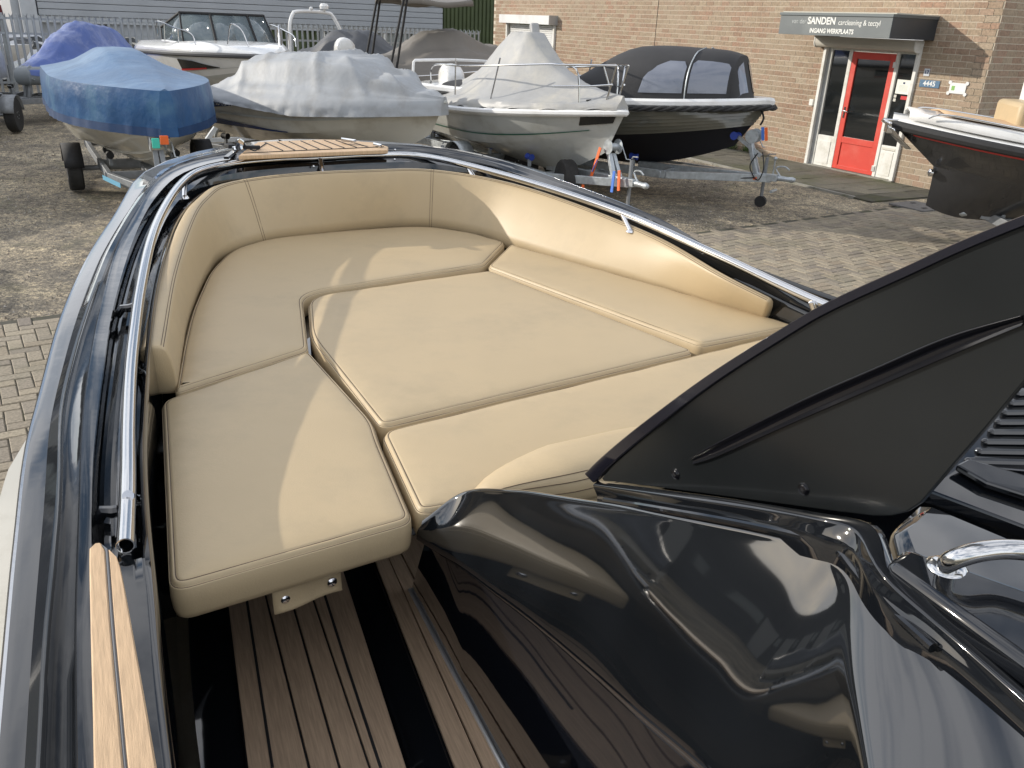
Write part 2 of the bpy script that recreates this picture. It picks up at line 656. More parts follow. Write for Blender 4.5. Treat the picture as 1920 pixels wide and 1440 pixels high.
def joined(name, items, proto, mat, parent, kind='stuff'):
    vs, fs, sh = [], [], []
    n = len(proto.v)
    for M4, s_ in items:
        k = len(vs)
        vs += [tuple(M4 @ Vector(q)) for q in proto.v]
        fs += [tuple(i + k for i in q) for q in proto.f]
        sh += [s_] * n
    me = bpy.data.meshes.new(name)
    me.from_pydata(vs, [], fs)
    at = me.attributes.new('shade', 'FLOAT', 'POINT')
    at.data.foreach_set('value', sh)
    me.materials.append(mat)
    o = bpy.data.objects.new(name, me)
    COL.objects.link(o)
    if parent:
        o.parent = parent
        mw = Matrix.Translation(parent.location) @ parent.rotation_euler.to_matrix().to_4x4()
        o.matrix_parent_inverse = mw.inverted()
    if kind:
        o['kind'] = kind
    return o


items = []
for p, v in rest:
    dz, a1, a2, a3 = jit()
    from mathutils import Euler
    items.append((Matrix.Translation((p.x, p.y, .001 + dz)) @ Euler((a2, a3, PA + (math.pi / 2 if v else 0) + a1)).to_matrix().to_4x4(), rnd.random()))
joined('paver_field', items, pg, paverm, pv)

# wall frame: origin at the foot of the door's left trim, T along the wall, N out of it
T = Vector((.4911, -.8711, 0))
N = Vector((-.8711, -.4911, 0))
g0 = P(1510, 307, 0)
g0.z = 0


def W(u, z, off=0):
    return g0 + T * u + N * off + Vector((0, 0, z))


# mossy path of slabs along the wall with a concrete edging
slabm = Mrand('mossy_slab', [(.11, .105, .085), (.14, .13, .10), (.095, .09, .07)], .9, .5, 40, .005, moss=(.07, .075, .028), mscale=.8, mlo=.44, mhi=.64)
g = G()
g.prism([W(-14, -.05, 0), W(3.3, -.05, 0), W(3.3, -.05, 2.0), W(-14, -.05, 2.0)], (0, 0, .047))
pth = g.obj('path', sand)
tag(pth, kind='structure')
sg = G()
sx = .298 / 2
sg.rings([[(-sx, -sx, -.04), (sx, -sx, -.04), (sx, sx, -.04), (-sx, sx, -.04)], [(-sx, -sx, -.004), (sx, -sx, -.004), (sx, sx, -.004), (-sx, sx, -.004)],
          [(-sx + .005, -sx + .005, 0), (sx - .005, -sx + .005, 0), (sx - .005, sx - .005, 0), (-sx + .005, sx - .005, 0)]], caps=False)
sg.add(sg.v[8:12], [(0, 1, 2, 3)])
po = sg.obj('slab', slabm, weld=False, smooth=False)
smesh = po.data
bpy.data.objects.remove(po)
wa = math.atan2(T.y, T.x)
for i in range(int(17 / .3)):
    for j in range(6):
        u = -13.8 + .3 * i
        if u < -6 or j > 5:
            continue
        o = bpy.data.objects.new('slab', smesh)
        COL.objects.link(o)
        o.parent = pth
        p = W(u, 0, .17 + .3 * j)
        o.location = (p.x, p.y, .002 + rnd.uniform(-.004, .004))
        o.rotation_euler = (rnd.uniform(-.01, .01), rnd.uniform(-.01, .01), wa)
conc = M('pale_concrete', (.27, .26, .23), .85, var=.2, vscale=6, dirt=(.12, .12, .07), dscale=3)
for i in range(8):
    g = G()
    g.box(W(-3.5 + i * .86, -.03, 1.985), (.845, .06, .085), wa)
    g.obj('edging_stone', conc, pth, world=True, bevel=.004)

g = G()
mcv = P(1722, 388, 0)
g.box((mcv.x, mcv.y, .006), (.62, .62, .03), wa)
mh = g.obj('manhole_cover', M('worn_cover', (.16, .155, .15), .7, metal=.2, var=.3, vscale=20), bevel=.004)
tag(mh, 'square grey manhole cover in the mossy paving under the bow of the grey tender', 'manhole cover')
g = G()
for k in (-1, 1):
    g.box((mcv.x, mcv.y + .2 * k, .022), (.05, .09, .006), wa)
g.obj('lifting_slot', blackrub, mh, world=False)

# loose stones and grit
g = G()
rs = random.Random(11)
cnt = 0
while cnt < 34000:
    y = 5 + 16 * rs.random() ** 1.5
    x = rs.uniform(-9 - y * .2, 4.8)
    q = (Vector((x, y, 0)) - PO)
    if q.dot(e2) > -.02:
        continue
    if (Vector((x, y, 0)) - g0).dot(N) < 2.05:
        continue
    cnt += 1
    if noise.noise((x * .6, y * .6, 3)) < rs.uniform(-.5, .35):
        continue
    s_ = rs.uniform(.006, .015) if rs.random() < .9 else rs.uniform(.016, .028)
    z = -.022
    ang = rs.uniform(0, 6.28)
    k = len(g.v)
    for a_ in range(3):
        g.v.append((x + math.cos(ang + a_ * 2.1) * s_, y + math.sin(ang + a_ * 2.1) * s_ * rs.uniform(.6, 1.2), z - .003))
    g.v.append((x + rs.uniform(-.3, .3) * s_, y + rs.uniform(-.3, .3) * s_, z + s_ * rs.uniform(.6, 1.1)))
    g.f += [(k, k + 1, k + 3), (k + 1, k + 2, k + 3), (k + 2, k, k + 3)]
    g.m += [0] * 3
st = g.obj('gravel', Mrand('gravel_stone', [(.14, .125, .10), (.28, .25, .20), (.18, .15, .115), (.42, .39, .34), (.22, .18, .135)], .9), weld=False, smooth=False)
at = st.data.attributes.new('shade', 'FLOAT', 'POINT')
at.data.foreach_set('value', [random.Random(i // 4).random() for i in range(len(st.data.vertices))])
tag(st, kind='stuff')
# weeds at the foot of the wall
weedm = M('weed_leaf', (.06, .11, .025), .6, var=.4, vscale=9)
for (u, off, n_, h, lb) in ((-1.55, .1, 60, .16, 'small green weed at the brick wall foot nearest the white door trim'), (-2.15, .12, 80, .2, 'dark bushy weed tuft at the foot of the brick wall left of the red door'),
                            (-3.6, .1, 50, .12, 'low weed tuft by the wall behind the winch post of the galvanised trailer'), (-4.9, .14, 60, .12, 'spreading weeds at the wall foot under the bow of the dark clinker boat')):
    g = G()
    c = W(u, 0, off)
    for i in range(n_):
        a_ = rs.uniform(0, 6.28)
        r0 = rs.uniform(0, .13)
        b0 = c + T * rs.uniform(-.16, .16) * 1.2 + Vector((math.cos(a_), math.sin(a_), 0)) * r0 * .4
        tip = b0 + Vector((math.cos(a_) * .07, math.sin(a_) * .07, rs.uniform(.3, 1) * h))
        sd = Vector((-math.sin(a_), math.cos(a_), 0)) * rs.uniform(.006, .016)
        md = (b0 + tip) / 2 + Vector((0, 0, .02))
        g.add([b0, md - sd, tip, md + sd], [(0, 1, 2, 3)])
    o = g.obj('weed', weedm, weld=False, smooth=False)
    tag(o, lb, 'weed', 'weeds along the foot of the brick wall')
# ---------------------------------------------------------------- brick workshop
brickm = Mrand('buff_brick', [(.285, .212, .145), (.335, .262, .185), (.265, .172, .118), (.31, .242, .170), (.305, .186, .128), (.355, .288, .210)], .9, .5, 30, .004, moss=(.32, .26, .19), mscale=.5, mlo=.42, mhi=.75)
mortar = M('mortar', (.56, .50, .40), .95, var=.12, vscale=12, bump=.3, bscale=50)
bld = thing('brick_workshop', 'buff brick workshop with red glazed door and grey sign canopy', 'building', tuple(g0))
BH, BL, UE = .1, .25, 3.40
WH = 5.4
g = G()


def wallpart(u0, u1, z0, z1):
    g.prism([W(u0, z0, -.004), W(u1, z0, -.004), W(u1, z1, -.004), W(u0, z1, -.004)], -N * .3)


wallpart(-14, -13.02, 0, WH)
wallpart(-13.02, -10.08, 2.4, WH)
wallpart(-10.08, .02, 0, WH)
wallpart(.02, 2.10, 2.4, WH)
wallpart(2.10, UE - .012, 0, WH)
D2 = -N      # second face runs away from the corner along -N
c0 = W(UE - .004, 0, -.004)
g.prism([c0 + Vector((0, 0, 0)), c0 + D2 * 12, c0 + D2 * 12 + Vector((0, 0, WH)), c0 + Vector((0, 0, WH))], -T * .3)
g.obj('wall', mortar, bld, world=True, smooth=False)
bg_ = G()
bg_.box((0, .045, 0), (BL - .011, .09, BH - .011))
pb = bg_.obj('brick', brickm, weld=False, smooth=False)
bmesh_ = pb.data
bpy.data.objects.remove(pb)
bits = []
rb = random.Random(5)
wr = wa
for course in range(int(WH / BH)):
    z = BH * (course + .5)
    k0 = -14 + (BL / 2 if course % 2 else 0)
    u = k0
    while u < UE - .02:
        L = BL
        ua, ub = u, min(u + L, UE)
        cut = []
        if z < 2.4 and ua < 2.12 and ub > 0:
            if ua < 0:
                ub = 0
            elif ub > 2.12:
                ua = 2.12
            else:
                u += L
                continue
        if z < 2.4 and ua < -10.06 and ub > -13.04:
            if ua < -13.04:
                ub = -13.04
            elif ub > -10.06:
                ua = -10.06
            else:
                u += L
                continue
        if ub - ua > .04 and abs((ua + ub) / 2 + 5.37) > -1:
            if ua < -5.37 < ub:                       # expansion joint
                if -5.377 - ua > .03:
                    bits.append((ua, -5.378, z, 0))
                if ub + 5.363 > .03:
                    bits.append((-5.362, ub, z, 0))
            else:
                bits.append((ua, ub, z, 0))
        u += L
    u = BL / 2 if course % 2 == 0 else BL / 4
    if course % 2 == 0:
        bits.append((0, BL / 2, z, 1))
    else:
        bits.append((0, BL / 4, z, 1))
    while u < 9:
        bits.append((u, u + BL, z, 1))
        u += BL


def bmat(ua, ub, z, face):
    k = (ub - ua - .011) / (BL - .011)
    dy = rb.uniform(-.001, .0015)
    if face == 0:
        p = W((ua + ub) / 2, z, dy)
        rot = Matrix((T, -N, Vector((0, 0, 1)))).transposed().to_4x4()
    else:
        # stands on the second face: runs along -N, looks along T
        p = W(UE, z, 0) - N * ((ua + ub) / 2 + (.0 if ua else .0)) + T * dy
        rot = Matrix((-N, -T, Vector((0, 0, 1)))).transposed().to_4x4()
    return Matrix.Translation(p) @ rot @ Matrix.Diagonal((k, 1, 1, 1)), p


hid = [(1452, 15, 1768, 80), (1660, 190, 1920, 420)]
inv, rest = [], []
for b_ in bits:
    M4, p = bmat(*b_)
    x, y = proj(p)
    ok = -5 < x < 1925 and -5 < y < 430 and not any(a < x < c and b < y < d for a, b, c, d in hid)
    (inv if ok else rest).append(((p - Vector((0, 0, CZ))).length, M4))
inv.sort(key=lambda q: q[0])
rest += inv[300:]
mwi = Matrix.Translation(g0).inverted()
for _, M4 in inv[:300]:
    o = bpy.data.objects.new('brick', bmesh_)
    COL.objects.link(o)
    o.parent = bld
    o.matrix_parent_inverse = mwi
    o.matrix_basis = M4
joined('brickwork', [(M4, rb.random()) for _, M4 in rest], bg_, brickm, bld)
g = G()
g.beam(W(-5.37, 0, -.004), W(-5.37, WH, -.004), .012, .014)
g.obj('expansion_joint', blackrub, bld, world=True)
g = G()
g.prism([W(-14.1, WH, .12), W(UE + .12, WH, .12), W(UE + .12, WH, .12) - N * 12, W(-14.1, WH, .12) - N * 12], (0, 0, .25))
g.obj('roof', darkcov, bld, world=True, smooth=False)

# ---- entrance: white frame, two side lights, red door
whitep = M('white_paint', (.72, .71, .67), .45, var=.05, dirt=(.52, .50, .43), dscale=2.5)
redd = M('red_door_paint', (.60, .055, .035), .42, var=.06, vscale=3, dirt=(.62, .10, .07), dscale=2)
alu = M('grey_aluminium', (.42, .43, .43), .4, metal=.3)


def wbox(name, u0, u1, z0, z1, o0, o1, mat, parent=bld, bevel=.004):
    g = G()
    g.prism([W(u0, z0, o0), W(u1, z0, o0), W(u1, z1, o0), W(u0, z1, o0)], N * (o1 - o0))
    return g.obj(name, mat, parent, world=True, bevel=bevel, smooth=False)


wbox('shutter_rail', -.0, .065, .01, 2.2, -.02, .05, whitep)
wbox('shutter_rail', 2.055, 2.12, .01, 2.2, -.02, .05, whitep)
fo = -.09
wbox('door_frame', .068, .10, .0, 2.39, fo - .02, -.012, alu)
wbox('mullion', .10, .15, .02, 2.38, fo, fo + .06, whitep)
wbox('mullion', .555, .635, .02, 2.38, fo, fo + .06, whitep)
wbox('mullion', 1.60, 1.665, .02, 2.38, fo, fo + .06, whitep)
wbox('mullion', 2.01, 2.053, .02, 2.38, fo, fo + .06, whitep)
wbox('transom', .15, .555, 2.16, 2.38, fo + .002, fo + .05, whitep)
wbox('transom', .635, 1.60, 2.16, 2.38, fo + .002, fo + .05, whitep)
wbox('transom', 1.665, 2.01, 2.16, 2.38, fo + .002, fo + .05, whitep)
wbox('threshold', .0, 2.12, -.02, .022, -.10, .06, conc)
for a_, b_ in ((.15, .555), (1.665, 2.01)):
    wbox('lower_panel', a_, b_, .02, .60, fo + .004, fo + .045, whitep)
    wbox('raised_panel', a_ + .05, b_ - .05, .07, .50, fo + .045, fo + .055, whitep)
    wbox('side_window', a_, b_, .60, 2.16, fo + .01, fo + .022, glassd, bevel=0)
wbox('letter_slot', 1.70, 1.99, .525, .572, fo + .056, fo + .064, M('cream_plastic', (.62, .60, .53), .4))
dr = thing('door', None, None, tuple(W(1.1, 0, fo)))
dr['label'] = 'red wooden door with large glass pane and kick panel'
dr.parent = bld
dr.matrix_parent_inverse = mwi
dr.location = tuple(W(1.1, 0, fo))


def dbox(name, u0, u1, z0, z1, o0, o1, mat, bevel=.003):
    g = G()
    g.prism([W(u0, z0, o0), W(u1, z0, o0), W(u1, z1, o0), W(u0, z1, o0)], N * (o1 - o0))
    o = g.obj(name, mat, None, bevel=bevel, smooth=False)
    o.parent = dr
    o.matrix_parent_inverse = Matrix.Translation(dr.location).inverted()
    return o


dbox('stile', .64, .75, .03, 2.15, fo + .01, fo + .055, redd)
dbox('stile', 1.49, 1.597, .03, 2.15, fo + .01, fo + .055, redd)
dbox('rail', .75, 1.49, 2.03, 2.15, fo + .01, fo + .054, redd)
dbox('rail', .75, 1.49, .52, .63, fo + .01, fo + .054, redd)
dbox('rail', .75, 1.49, .03, .10, fo + .01, fo + .054, redd)
dbox('kick_panel', .75, 1.49, .10, .52, fo + .012, fo + .036, redd)
dbox('pane', .75, 1.49, .63, 2.03, fo + .02, fo + .03, glassd, 0)
g = G()
g.prism([W(.675, .97, fo + .056), W(.71, .97, fo + .056), W(.71, 1.17, fo + .056), W(.675, 1.17, fo + .056)], N * .008)
g.tube([W(.692, 1.1, fo + .06), W(.692, 1.1, fo + .11), W(.72, 1.1, fo + .115), W(.83, 1.09, fo + .11)], .010, 8)
o = g.obj('handle', steel, None)
o.parent = dr
o.matrix_parent_inverse = Matrix.Translation(dr.location).inverted()
for z in (1.97, .16):
    dbox('hinge', 1.575, 1.64, z - .05, z + .05, fo + .056, fo + .075, M('steel_hinge', (.6, .6, .58), .35, metal=.5))

# roller shutter box over the door, curved underside
g = G()
pr = [(-.02, 2.2), (.14, 2.2), (.19, 2.225), (.215, 2.28), (.215, 2.392), (-.02, 2.392)]
g.prism([W(-.11, z, o_) for o_, z in pr], T * 2.21)
sb = g.obj('roller_box', M('shutter_box_paint', (.60, .57, .51), .5, var=.05), bld, world=True, angle=40)
for u in (-.13, 2.1):
    g = G()
    g.prism([W(u, z + (.003 if z > 2.3 else -.012), o_ + .006) for o_, z in pr], T * .022)
    g.obj('end_cap', whitep, bld, world=True)
wbox('paper_notice', 1.70, 2.00, 1.50, 1.74, fo + .023, fo + .025, M('paper', (.80, .81, .74), .8), bevel=0)
wbox('notice_emblem', 1.83, 1.87, 1.67, 1.70, fo + .0255, fo + .0262, navy, bevel=0)
for k in range(6):
    wbox('printed_line', 1.76, 1.94, 1.64 - k * .018, 1.644 - k * .018, fo + .0255, fo + .026, M('ink', (.35, .42, .38), .8), bevel=0)
wbox('red_sticker', 1.84, 1.98, 1.41, 1.47, fo + .0235, fo + .0245, redp, bevel=0)
wbox('white_sticker', 1.685, 1.745, 1.43, 1.48, fo + .0235, fo + .0245, whitep, bevel=0)
wbox('white_sticker', 1.685, 1.745, 1.365, 1.415, fo + .0235, fo + .0245, whitep, bevel=0)
wbox('key_switch', -.14, -.045, 1.12, 1.24, .0, .05, whitep)
# canopy with sign face
cy0, cy1, cz0, cz1, cd = -.175, 2.30, 2.398, 2.755, 1.12
anth = M('anthracite_panel', (.035, .04, .046), .38, var=.15, vscale=2)
signf = M('sign_face_grey', (.115, .13, .135), .42, var=.12, vscale=2, dirt=(.15, .165, .165), dscale=1.5)
wbox('canopy', cy0, cy1, cz0, cz1, .003, cd, anth, bevel=.004)
wbox('canopy_flashing', cy0 - .012, cy1 + .012, cz1 - .035, cz1 + .012, .002, cd + .03, M('zinc_flashing', (.10, .115, .12), .45, metal=.3), bevel=.003)
wbox('lead_strip', cy0 - .01, cy1 + .01, cz1 + .012, cz1 + .032, .0, cd * .96, M('lead', (.45, .44, .38), .7), bevel=.003)
wbox('sign_face', cy0 + .004, cy1 - .004, cz0 + .002, cz1 - .037, cd, cd + .012, signf, bevel=.002)
ink = M('sign_lettering', (.74, .74, .70), .6)
ink2 = M('sign_lettering_thin', (.42, .44, .43), .6)


def wtext(s_, u, z, size, off, mat, name='lettering', bold=0, sx=1):
    return text(s_, size, name, mat, bld, W(u, z, off), T, (0, 0, 1), .0015, bold, sx)


wtext('van der', .30, 2.622, .115, cd + .014, ink2)
wtext('SANDEN', .82, 2.634, .162, cd + .014, ink, bold=.004)
wtext('carcleaning & tectyl', 1.64, 2.618, .120, cd + .014, ink, sx=.93)
wtext('INGANG WERKPLAATS', 1.07, 2.474, .104, cd + .014, ink, bold=.003, sx=.90)
wbox('house_number_plate', 2.25, 2.36, 1.835, 1.955, .004, .012, M('grey_plate', (.55, .58, .62), .4))
wtext('17', 2.305, 1.893, .085, .0135, navy, bold=.002)
bp_ = wbox('number_plate', 2.21, 2.60, 1.655, 1.775, .004, .012, M('blue_enamel', (.09, .17, .27), .35))
wtext('4445', 2.405, 1.715, .115, .0135, white, bold=.002, sx=1.05)
wbox('small_sign', 2.80, 3.10, 1.60, 1.77, .004, .016, white)
for u in (2.795, 3.105):
    for z in (1.60, 1.77):
        g = G()
        g.lathe(W(u, z, .004), N, [(.03, 0), (.03, .014)], 12)
        g.obj('corner_lug', white, bld, world=True)
wbox('green_mark', 2.84, 2.90, 1.65, 1.72, .0165, .018, M('green_print', (.20, .42, .10), .5), bevel=0)
# far roller shutter
wbox('shutter_frame', -13.04, -12.96, 0, 2.36, -.01, .06, whitep)
wbox('shutter_frame', -10.14, -10.06, 0, 2.36, -.01, .06, whitep)
wbox('shutter_box', -13.1, -10.02, 2.36, 2.60, -.01, .28, white)
wbox('shutter_box_cap', -10.02, -9.99, 2.35, 2.61, -.01, .29, alu)
for k in range(42):
    wbox('shutter_slat', -12.95, -10.15, .03 + k * .055, .0805 + k * .055, -.055, -.035 + .0, white, bevel=.006)

# ---------------------------------------------------------------- palisade fence
FA, FB = Vector((-19.5, 17.2, 0)), Vector((-1.55, 29.05, 0))
fd = (FB - FA).normalized()
fn = Vector((fd.y, -fd.x, 0))
fence = thing('palisade_fence', 'galvanised steel palisade fence with split points behind the boats', 'fence', tuple((FA + FB) / 2))
flen = (FB - FA).length
H_ = 2.1
for z in (.52, 1.66, 2.0):
    g = G()
    g.beam(FA + Vector((0, 0, z)) - fn * .03, FB + Vector((0, 0, z)) - fn * .03, .035, .05)
    g.obj('fence_rail', palem, fence, world=True)
i = 0
x = 0
while x < flen:
    g = G()
    g.beam(FA + fd * x - fn * .075, FA + fd * x - fn * .075 + Vector((0, 0, 2.12)), .07, .07)
    g.obj('fence_post', palem, fence, world=True)
    x += 2.7


def pale_g():
    g = G()
    w_, zt = .032, H_
    rows = []
    for z, k in ((.08, 1), (zt - .13, 1)):
        rows.append([(-w_, 0, z), (-w_ * .5, -.014, z), (w_ * .5, -.014, z), (w_, 0, z)])
    g.grid(rows)
    g.add([(-w_, 0, zt - .13), (-w_ * .5, -.014, zt - .13), (0, -.014, zt - .05), (-.045, .03, zt + .02)], [(0, 1, 2, 3)])
    g.add([(w_, 0, zt - .13), (w_ * .5, -.014, zt - .13), (0, -.014, zt - .05), (.045, -.05, zt + .02)], [(0, 1, 2, 3)])
    g.add([(0, -.014, zt - .05), (-w_ * .5, -.014, zt - .13), (w_ * .5, -.014, zt - .13)], [(0, 1, 2)])
    return g


pp = pale_g().obj('pale', palem, smooth=False)
pme = pp.data
bpy.data.objects.remove(pp)
x = .1
while x < flen:
    o = bpy.data.objects.new('pale', pme)
    COL.objects.link(o)
    o.parent = fence
    p = FA + fd * x
    o.matrix_parent_inverse = Matrix.Translation(fence.location).inverted()
    o.location = (p.x, p.y, 0)
    o.rotation_euler = (0, 0, math.atan2(fd.y, fd.x))
    x += .155

# ---------------------------------------------------------------- far buildings
gclad = M('grey_cladding', (.34, .36, .385), .5, var=.08, vscale=1)
gcl2 = M('light_grey_fascia', (.42, .44, .46), .5, var=.08)
grn = M('dark_green_cladding', (.055, .075, .025), .55, var=.2, vscale=2)
glz = M('pale_reflecting_glass', (.20, .22, .22), .15, coat=.3, var=.4, vscale=1.2)
fb = thing('grey_clad_hall', 'long grey hall with horizontal cladding above green ribbed doors and windows', 'building', (-8, 38, 0), PA)


def fbx(name, x0, x1, y, z0, z1, d, mat, bevel=0):
    g = G()
    g.box(((x0 + x1) / 2, y + d / 2, (z0 + z1) / 2), (x1 - x0, d, z1 - z0))
    return g.obj(name, mat, fb, smooth=False, bevel=bevel)


fbx('wall', -12, 12.4, .35, 0, 6, 8, gcl2)
for k in range(17):
    fbx('cladding_board', -11.2, 5.0, .0, 1.95 + k * .22, 2.155 + k * .22, .3, gclad, .015)
fbx('fascia', -11.3, 5.1, .05, 1.72, 1.94, .28, gcl2)
x = -2.2
for k in range(34):
    fbx('green_rib', 5.25 + k * .21, 5.37 + k * .21, .05, 0, 6, .06, grn)
fbx('green_sheet', 5.1, 12.4, .10, 0, 5.99, .2, grn)
for k in range(20):
    fbx('green_rib', -4.6 + k * .19, -4.48 + k * .19, .12, 0, 1.7, .05, grn)
fbx('green_sheet', -4.7, -.8, .17, 0, 1.7, .1, grn)
for k in range(4):
    fbx('window_pane', -.55 + k * 1.42, .75 + k * 1.42, .2, .2, 1.7, .08, glz)
    fbx('window_post', -.72 + k * 1.42, -.57 + k * 1.42, .1, 0, 1.71, .2, whitep)
for k in range(3):
    fbx('sectional_door', -10.9 + k * 1.9, -9.2 + k * 1.9, .2, 0, 1.71, .1, gclad)
fbx('corner_column', -11.75, -11.25, -.1, 0, 6, .4, gcl2)
rb_ = thing('red_container', 'dark red steel container wall behind the parked cars and fence', 'container', (-26, 32.5, 0), PA)
darkred = M('dark_red_steel', (.17, .018, .022), .5, var=.2)
g = G()
g.box((0, 1.2, 1.1), (14, 2.3, 2.2))
g.obj('container_body', darkred, rb_, smooth=False)
for k in range(46):
    g = G()
    g.box((-6.9 + k * .3, 0.02, 1.1), (.14, .06, 2.1))
    g.obj('container_rib', darkred, rb_, smooth=False)
bk = thing('brown_shed', 'dim brown shed wall above the red container at the far left', 'building', (-30, 40, 0), PA)
g = G()
g.box((0, 2, 2.4), (20, 4, 4.8))
g.obj('wall', M('brown_boards', (.12, .10, .085), .8, var=.35, vscale=1.5), bk, smooth=False)
for k in range(8):
    g = G()
    g.box((-8 + k * 2.2, -.03, 2.9), (1.5, .08, 1.2))
    g.obj('window', glz, bk, smooth=False)


def car(name, label, loc, rz, paint, dark=False):
    c = thing(name, label, 'car', loc, rz, 'cars parked behind the fence')
    prof = [(-2.15, .35), (-2.2, .75), (-2.05, .92), (-1.5, 1.0), (-.95, 1.38), (-.3, 1.46), (.45, 1.42), (1.15, 1.0), (1.9, .85), (2.15, .65), (2.18, .35)]
    g = G()
    rows = []
    for s_ in (-1, -.93, 0, .93, 1):
        k = .86 if abs(s_) == 1 else 1
        rows.append([(x, s_ * (.86 - (.16 if z > 1.05 else 0)), (z - .35) * (k if z < 1.05 else (.9 if abs(s_) == 1 else 1)) + .35) for x, z in prof])
    g.grid(rows)
    for s_ in (-1, 1):
        r0 = rows[0] if s_ < 0 else rows[-1]
        g.add(r0, [tuple(range(len(prof)))])
    g.obj('body', paint, c)
    for s_ in (-1, 1):
        g = G()
        g.add([(-1.3, s_ * .80, .98), (1.0, s_ * .80, .98), (.4, s_ * .715, 1.36), (-.85, s_ * .715, 1.32)], [(0, 1, 2, 3)])
        g.obj('side_window', glassd, c, solid=.01)
        for x in (-1.35, 1.35):
            g = G()
            g.lathe((x, s_ * .70, .32), (0, s_, 0), [(.05, 0), (.32, 0), (.32, .18), (.2, .19), (.05, .17)], 18)
            wh = g.obj('wheel', tyrem, c)
            g = G()
            g.lathe((x, s_ * .875, .32), (0, s_, 0), [(.20, 0), (.19, .02), (.05, .015), (.01, .01)], 14)
            g.obj('rim', rimm, wh)
    for x, m_, nm in ((-2.19, redlamp, 'tail_light'), (2.15, glz, 'headlight')):
        for s_ in (-1, 1):
            g = G()
            g.box((x, s_ * .62, .78), (.06, .30, .14))
            g.obj(nm, m_, c, bevel=.02)
    g = G()
    g.add([(-1.5, -.62, 1.03), (-1.5, .62, 1.03), (-1.0, .58, 1.36), (-1.0, -.58, 1.36)], [(0, 1, 2, 3)])
    g.obj('rear_window', glassd, c, solid=-.02)
    g = G()
    g.add([(1.12, -.66, 1.03), (1.12, .66, 1.03), (.52, .6, 1.40), (.52, -.6, 1.40)], [(0, 1, 2, 3)])
    g.obj('windscreen', glassd, c, solid=.02)


silverp = M('silver_car_paint', (.50, .51, .53), .25, metal=.4, coat=.6)
car('parked_car', 'white car nearest the left picture edge behind the fence', (-19.2, 27.6, 0), R(70), white)
car('parked_car', 'silver car parked right of the white car behind the fence', (-16.6, 28.6, 0), R(72), silverp)
car('parked_car', 'cream car beyond the fence beside the silver car', (-14.6, 31.0, 0), R(74), ivory)
# ---------------------------------------------------------------- boat builders (local x = bow, y = port, z up)
class Boat:
    def __init__(s, L, B, zs, zb, kz, cz, cb=.82, rake=.7, tb=.45, pw=2.2, sm=0, ke=.7, kp=.62, cr=.62, tr=.93, rs=1):
        s.__dict__.update(locals())

    def hb(s, t):
        h = s.B / 2
        if t > s.tb:
            return h * max(0, 1 - ((t - s.tb) / (1 - s.tb)) ** s.pw)
        return h * (s.tr + (1 - s.tr) * (t / s.tb) ** .8)

    def sheer(s, t):
        return s.zs + (s.zb - s.zs) * t ** 1.8 - s.sm * 4 * t * (1 - t)

    def X(s, t, z):
        k = 1 - (z - s.kz) / (s.zb - s.kz)
        return t * (s.L - s.rake * (max(-.2, k) if s.rs == 1 else min(1, max(0, k) * s.rs))) - s.L / 2

    def keel(s, t):
        return s.kz + (s.zb - s.kz) * s.kp * max(0, (t - s.ke) / (1 - s.ke)) ** 2.2

    def chine(s, t):
        return s.cz + (s.zb - s.cz) * s.cr * max(0, (t - .4) / .6) ** 2

    def chb(s, t):
        return s.hb(t) * s.cb * (1 - .25 * t ** 3)

    def side(s, t, k, bulge=.0):
        """point on the topside, k 0 chine .. 1 sheer (port)"""
        zc, zh = s.chine(t), s.sheer(t)
        yc, yh = s.chb(t), s.hb(t)
        z = zc + (zh - zc) * k
        y = yc + (yh - yc) * (k ** 1.0) + bulge * math.sin(math.pi * k) * min(1, yh * 2)
        return Vector((s.X(t, z), y, z))

    def bottom(s, t, k):
        zk, zc, yc = s.keel(t), s.chine(t), s.chb(t)
        z = zk + (zc - zk) * k
        return Vector((s.X(t, z), yc * k, z))


def mir(rows):
    return [[Vector((p[0], -p[1], p[2])) for p in r] for r in rows]


def hullmesh(b, parent, mats, bands, nt_=28, bulge=.02, bot=0, mats_bot=None, name='hull'):
    """bands: list of (k0,k1,material index)"""
    ts = [i / (nt_ - 1) for i in range(nt_)]
    ts = [1 - (1 - t) ** 1.25 for t in ts]
    g = G()
    for s_ in (1, -1):
        def q(rows):
            return rows if s_ == 1 else mir(rows)
        g.grid(q([[b.bottom(t, k) for t in ts] for k in (0, .33, .66, 1)]), bot, flip=s_ < 0)
        for k0, k1, mi in bands:
            m_ = max(1, round((k1 - k0) * 8))
            g.grid(q([[b.side(t, k0 + (k1 - k0) * i / m_, bulge) for t in ts] for i in range(m_ + 1)]), mi, flip=s_ < 0)
    # transom
    pts = [b.bottom(0, k) for k in (0, 1)] + [b.side(0, k, bulge) for k in (.5, 1)]
    poly = pts + [Vector((p.x, -p.y, p.z)) for p in reversed(pts[1:])]
    g.add(poly, [tuple(range(len(poly)))], bands[-1][2])
    return g.obj(name, mats, parent, angle=28)


def rubrail(b, parent, mat, r=.025, dz=0, off=.012, name='rub_rail', t0=0):
    pts = []
    ts = [t0 + (1 - t0) * (1 - (1 - i / 30) ** 1.4) for i in range(31)]
    for s_ in (1, -1):
        rr = [Vector((b.X(t, b.sheer(t)), s_ * (b.hb(t) + off), b.sheer(t) + dz)) for t in ts]
        pts += rr if s_ == 1 else rr[::-1][1:]
    g = G()
    g.tube(pts, r, 8)
    return g.obj(name, mat, parent)


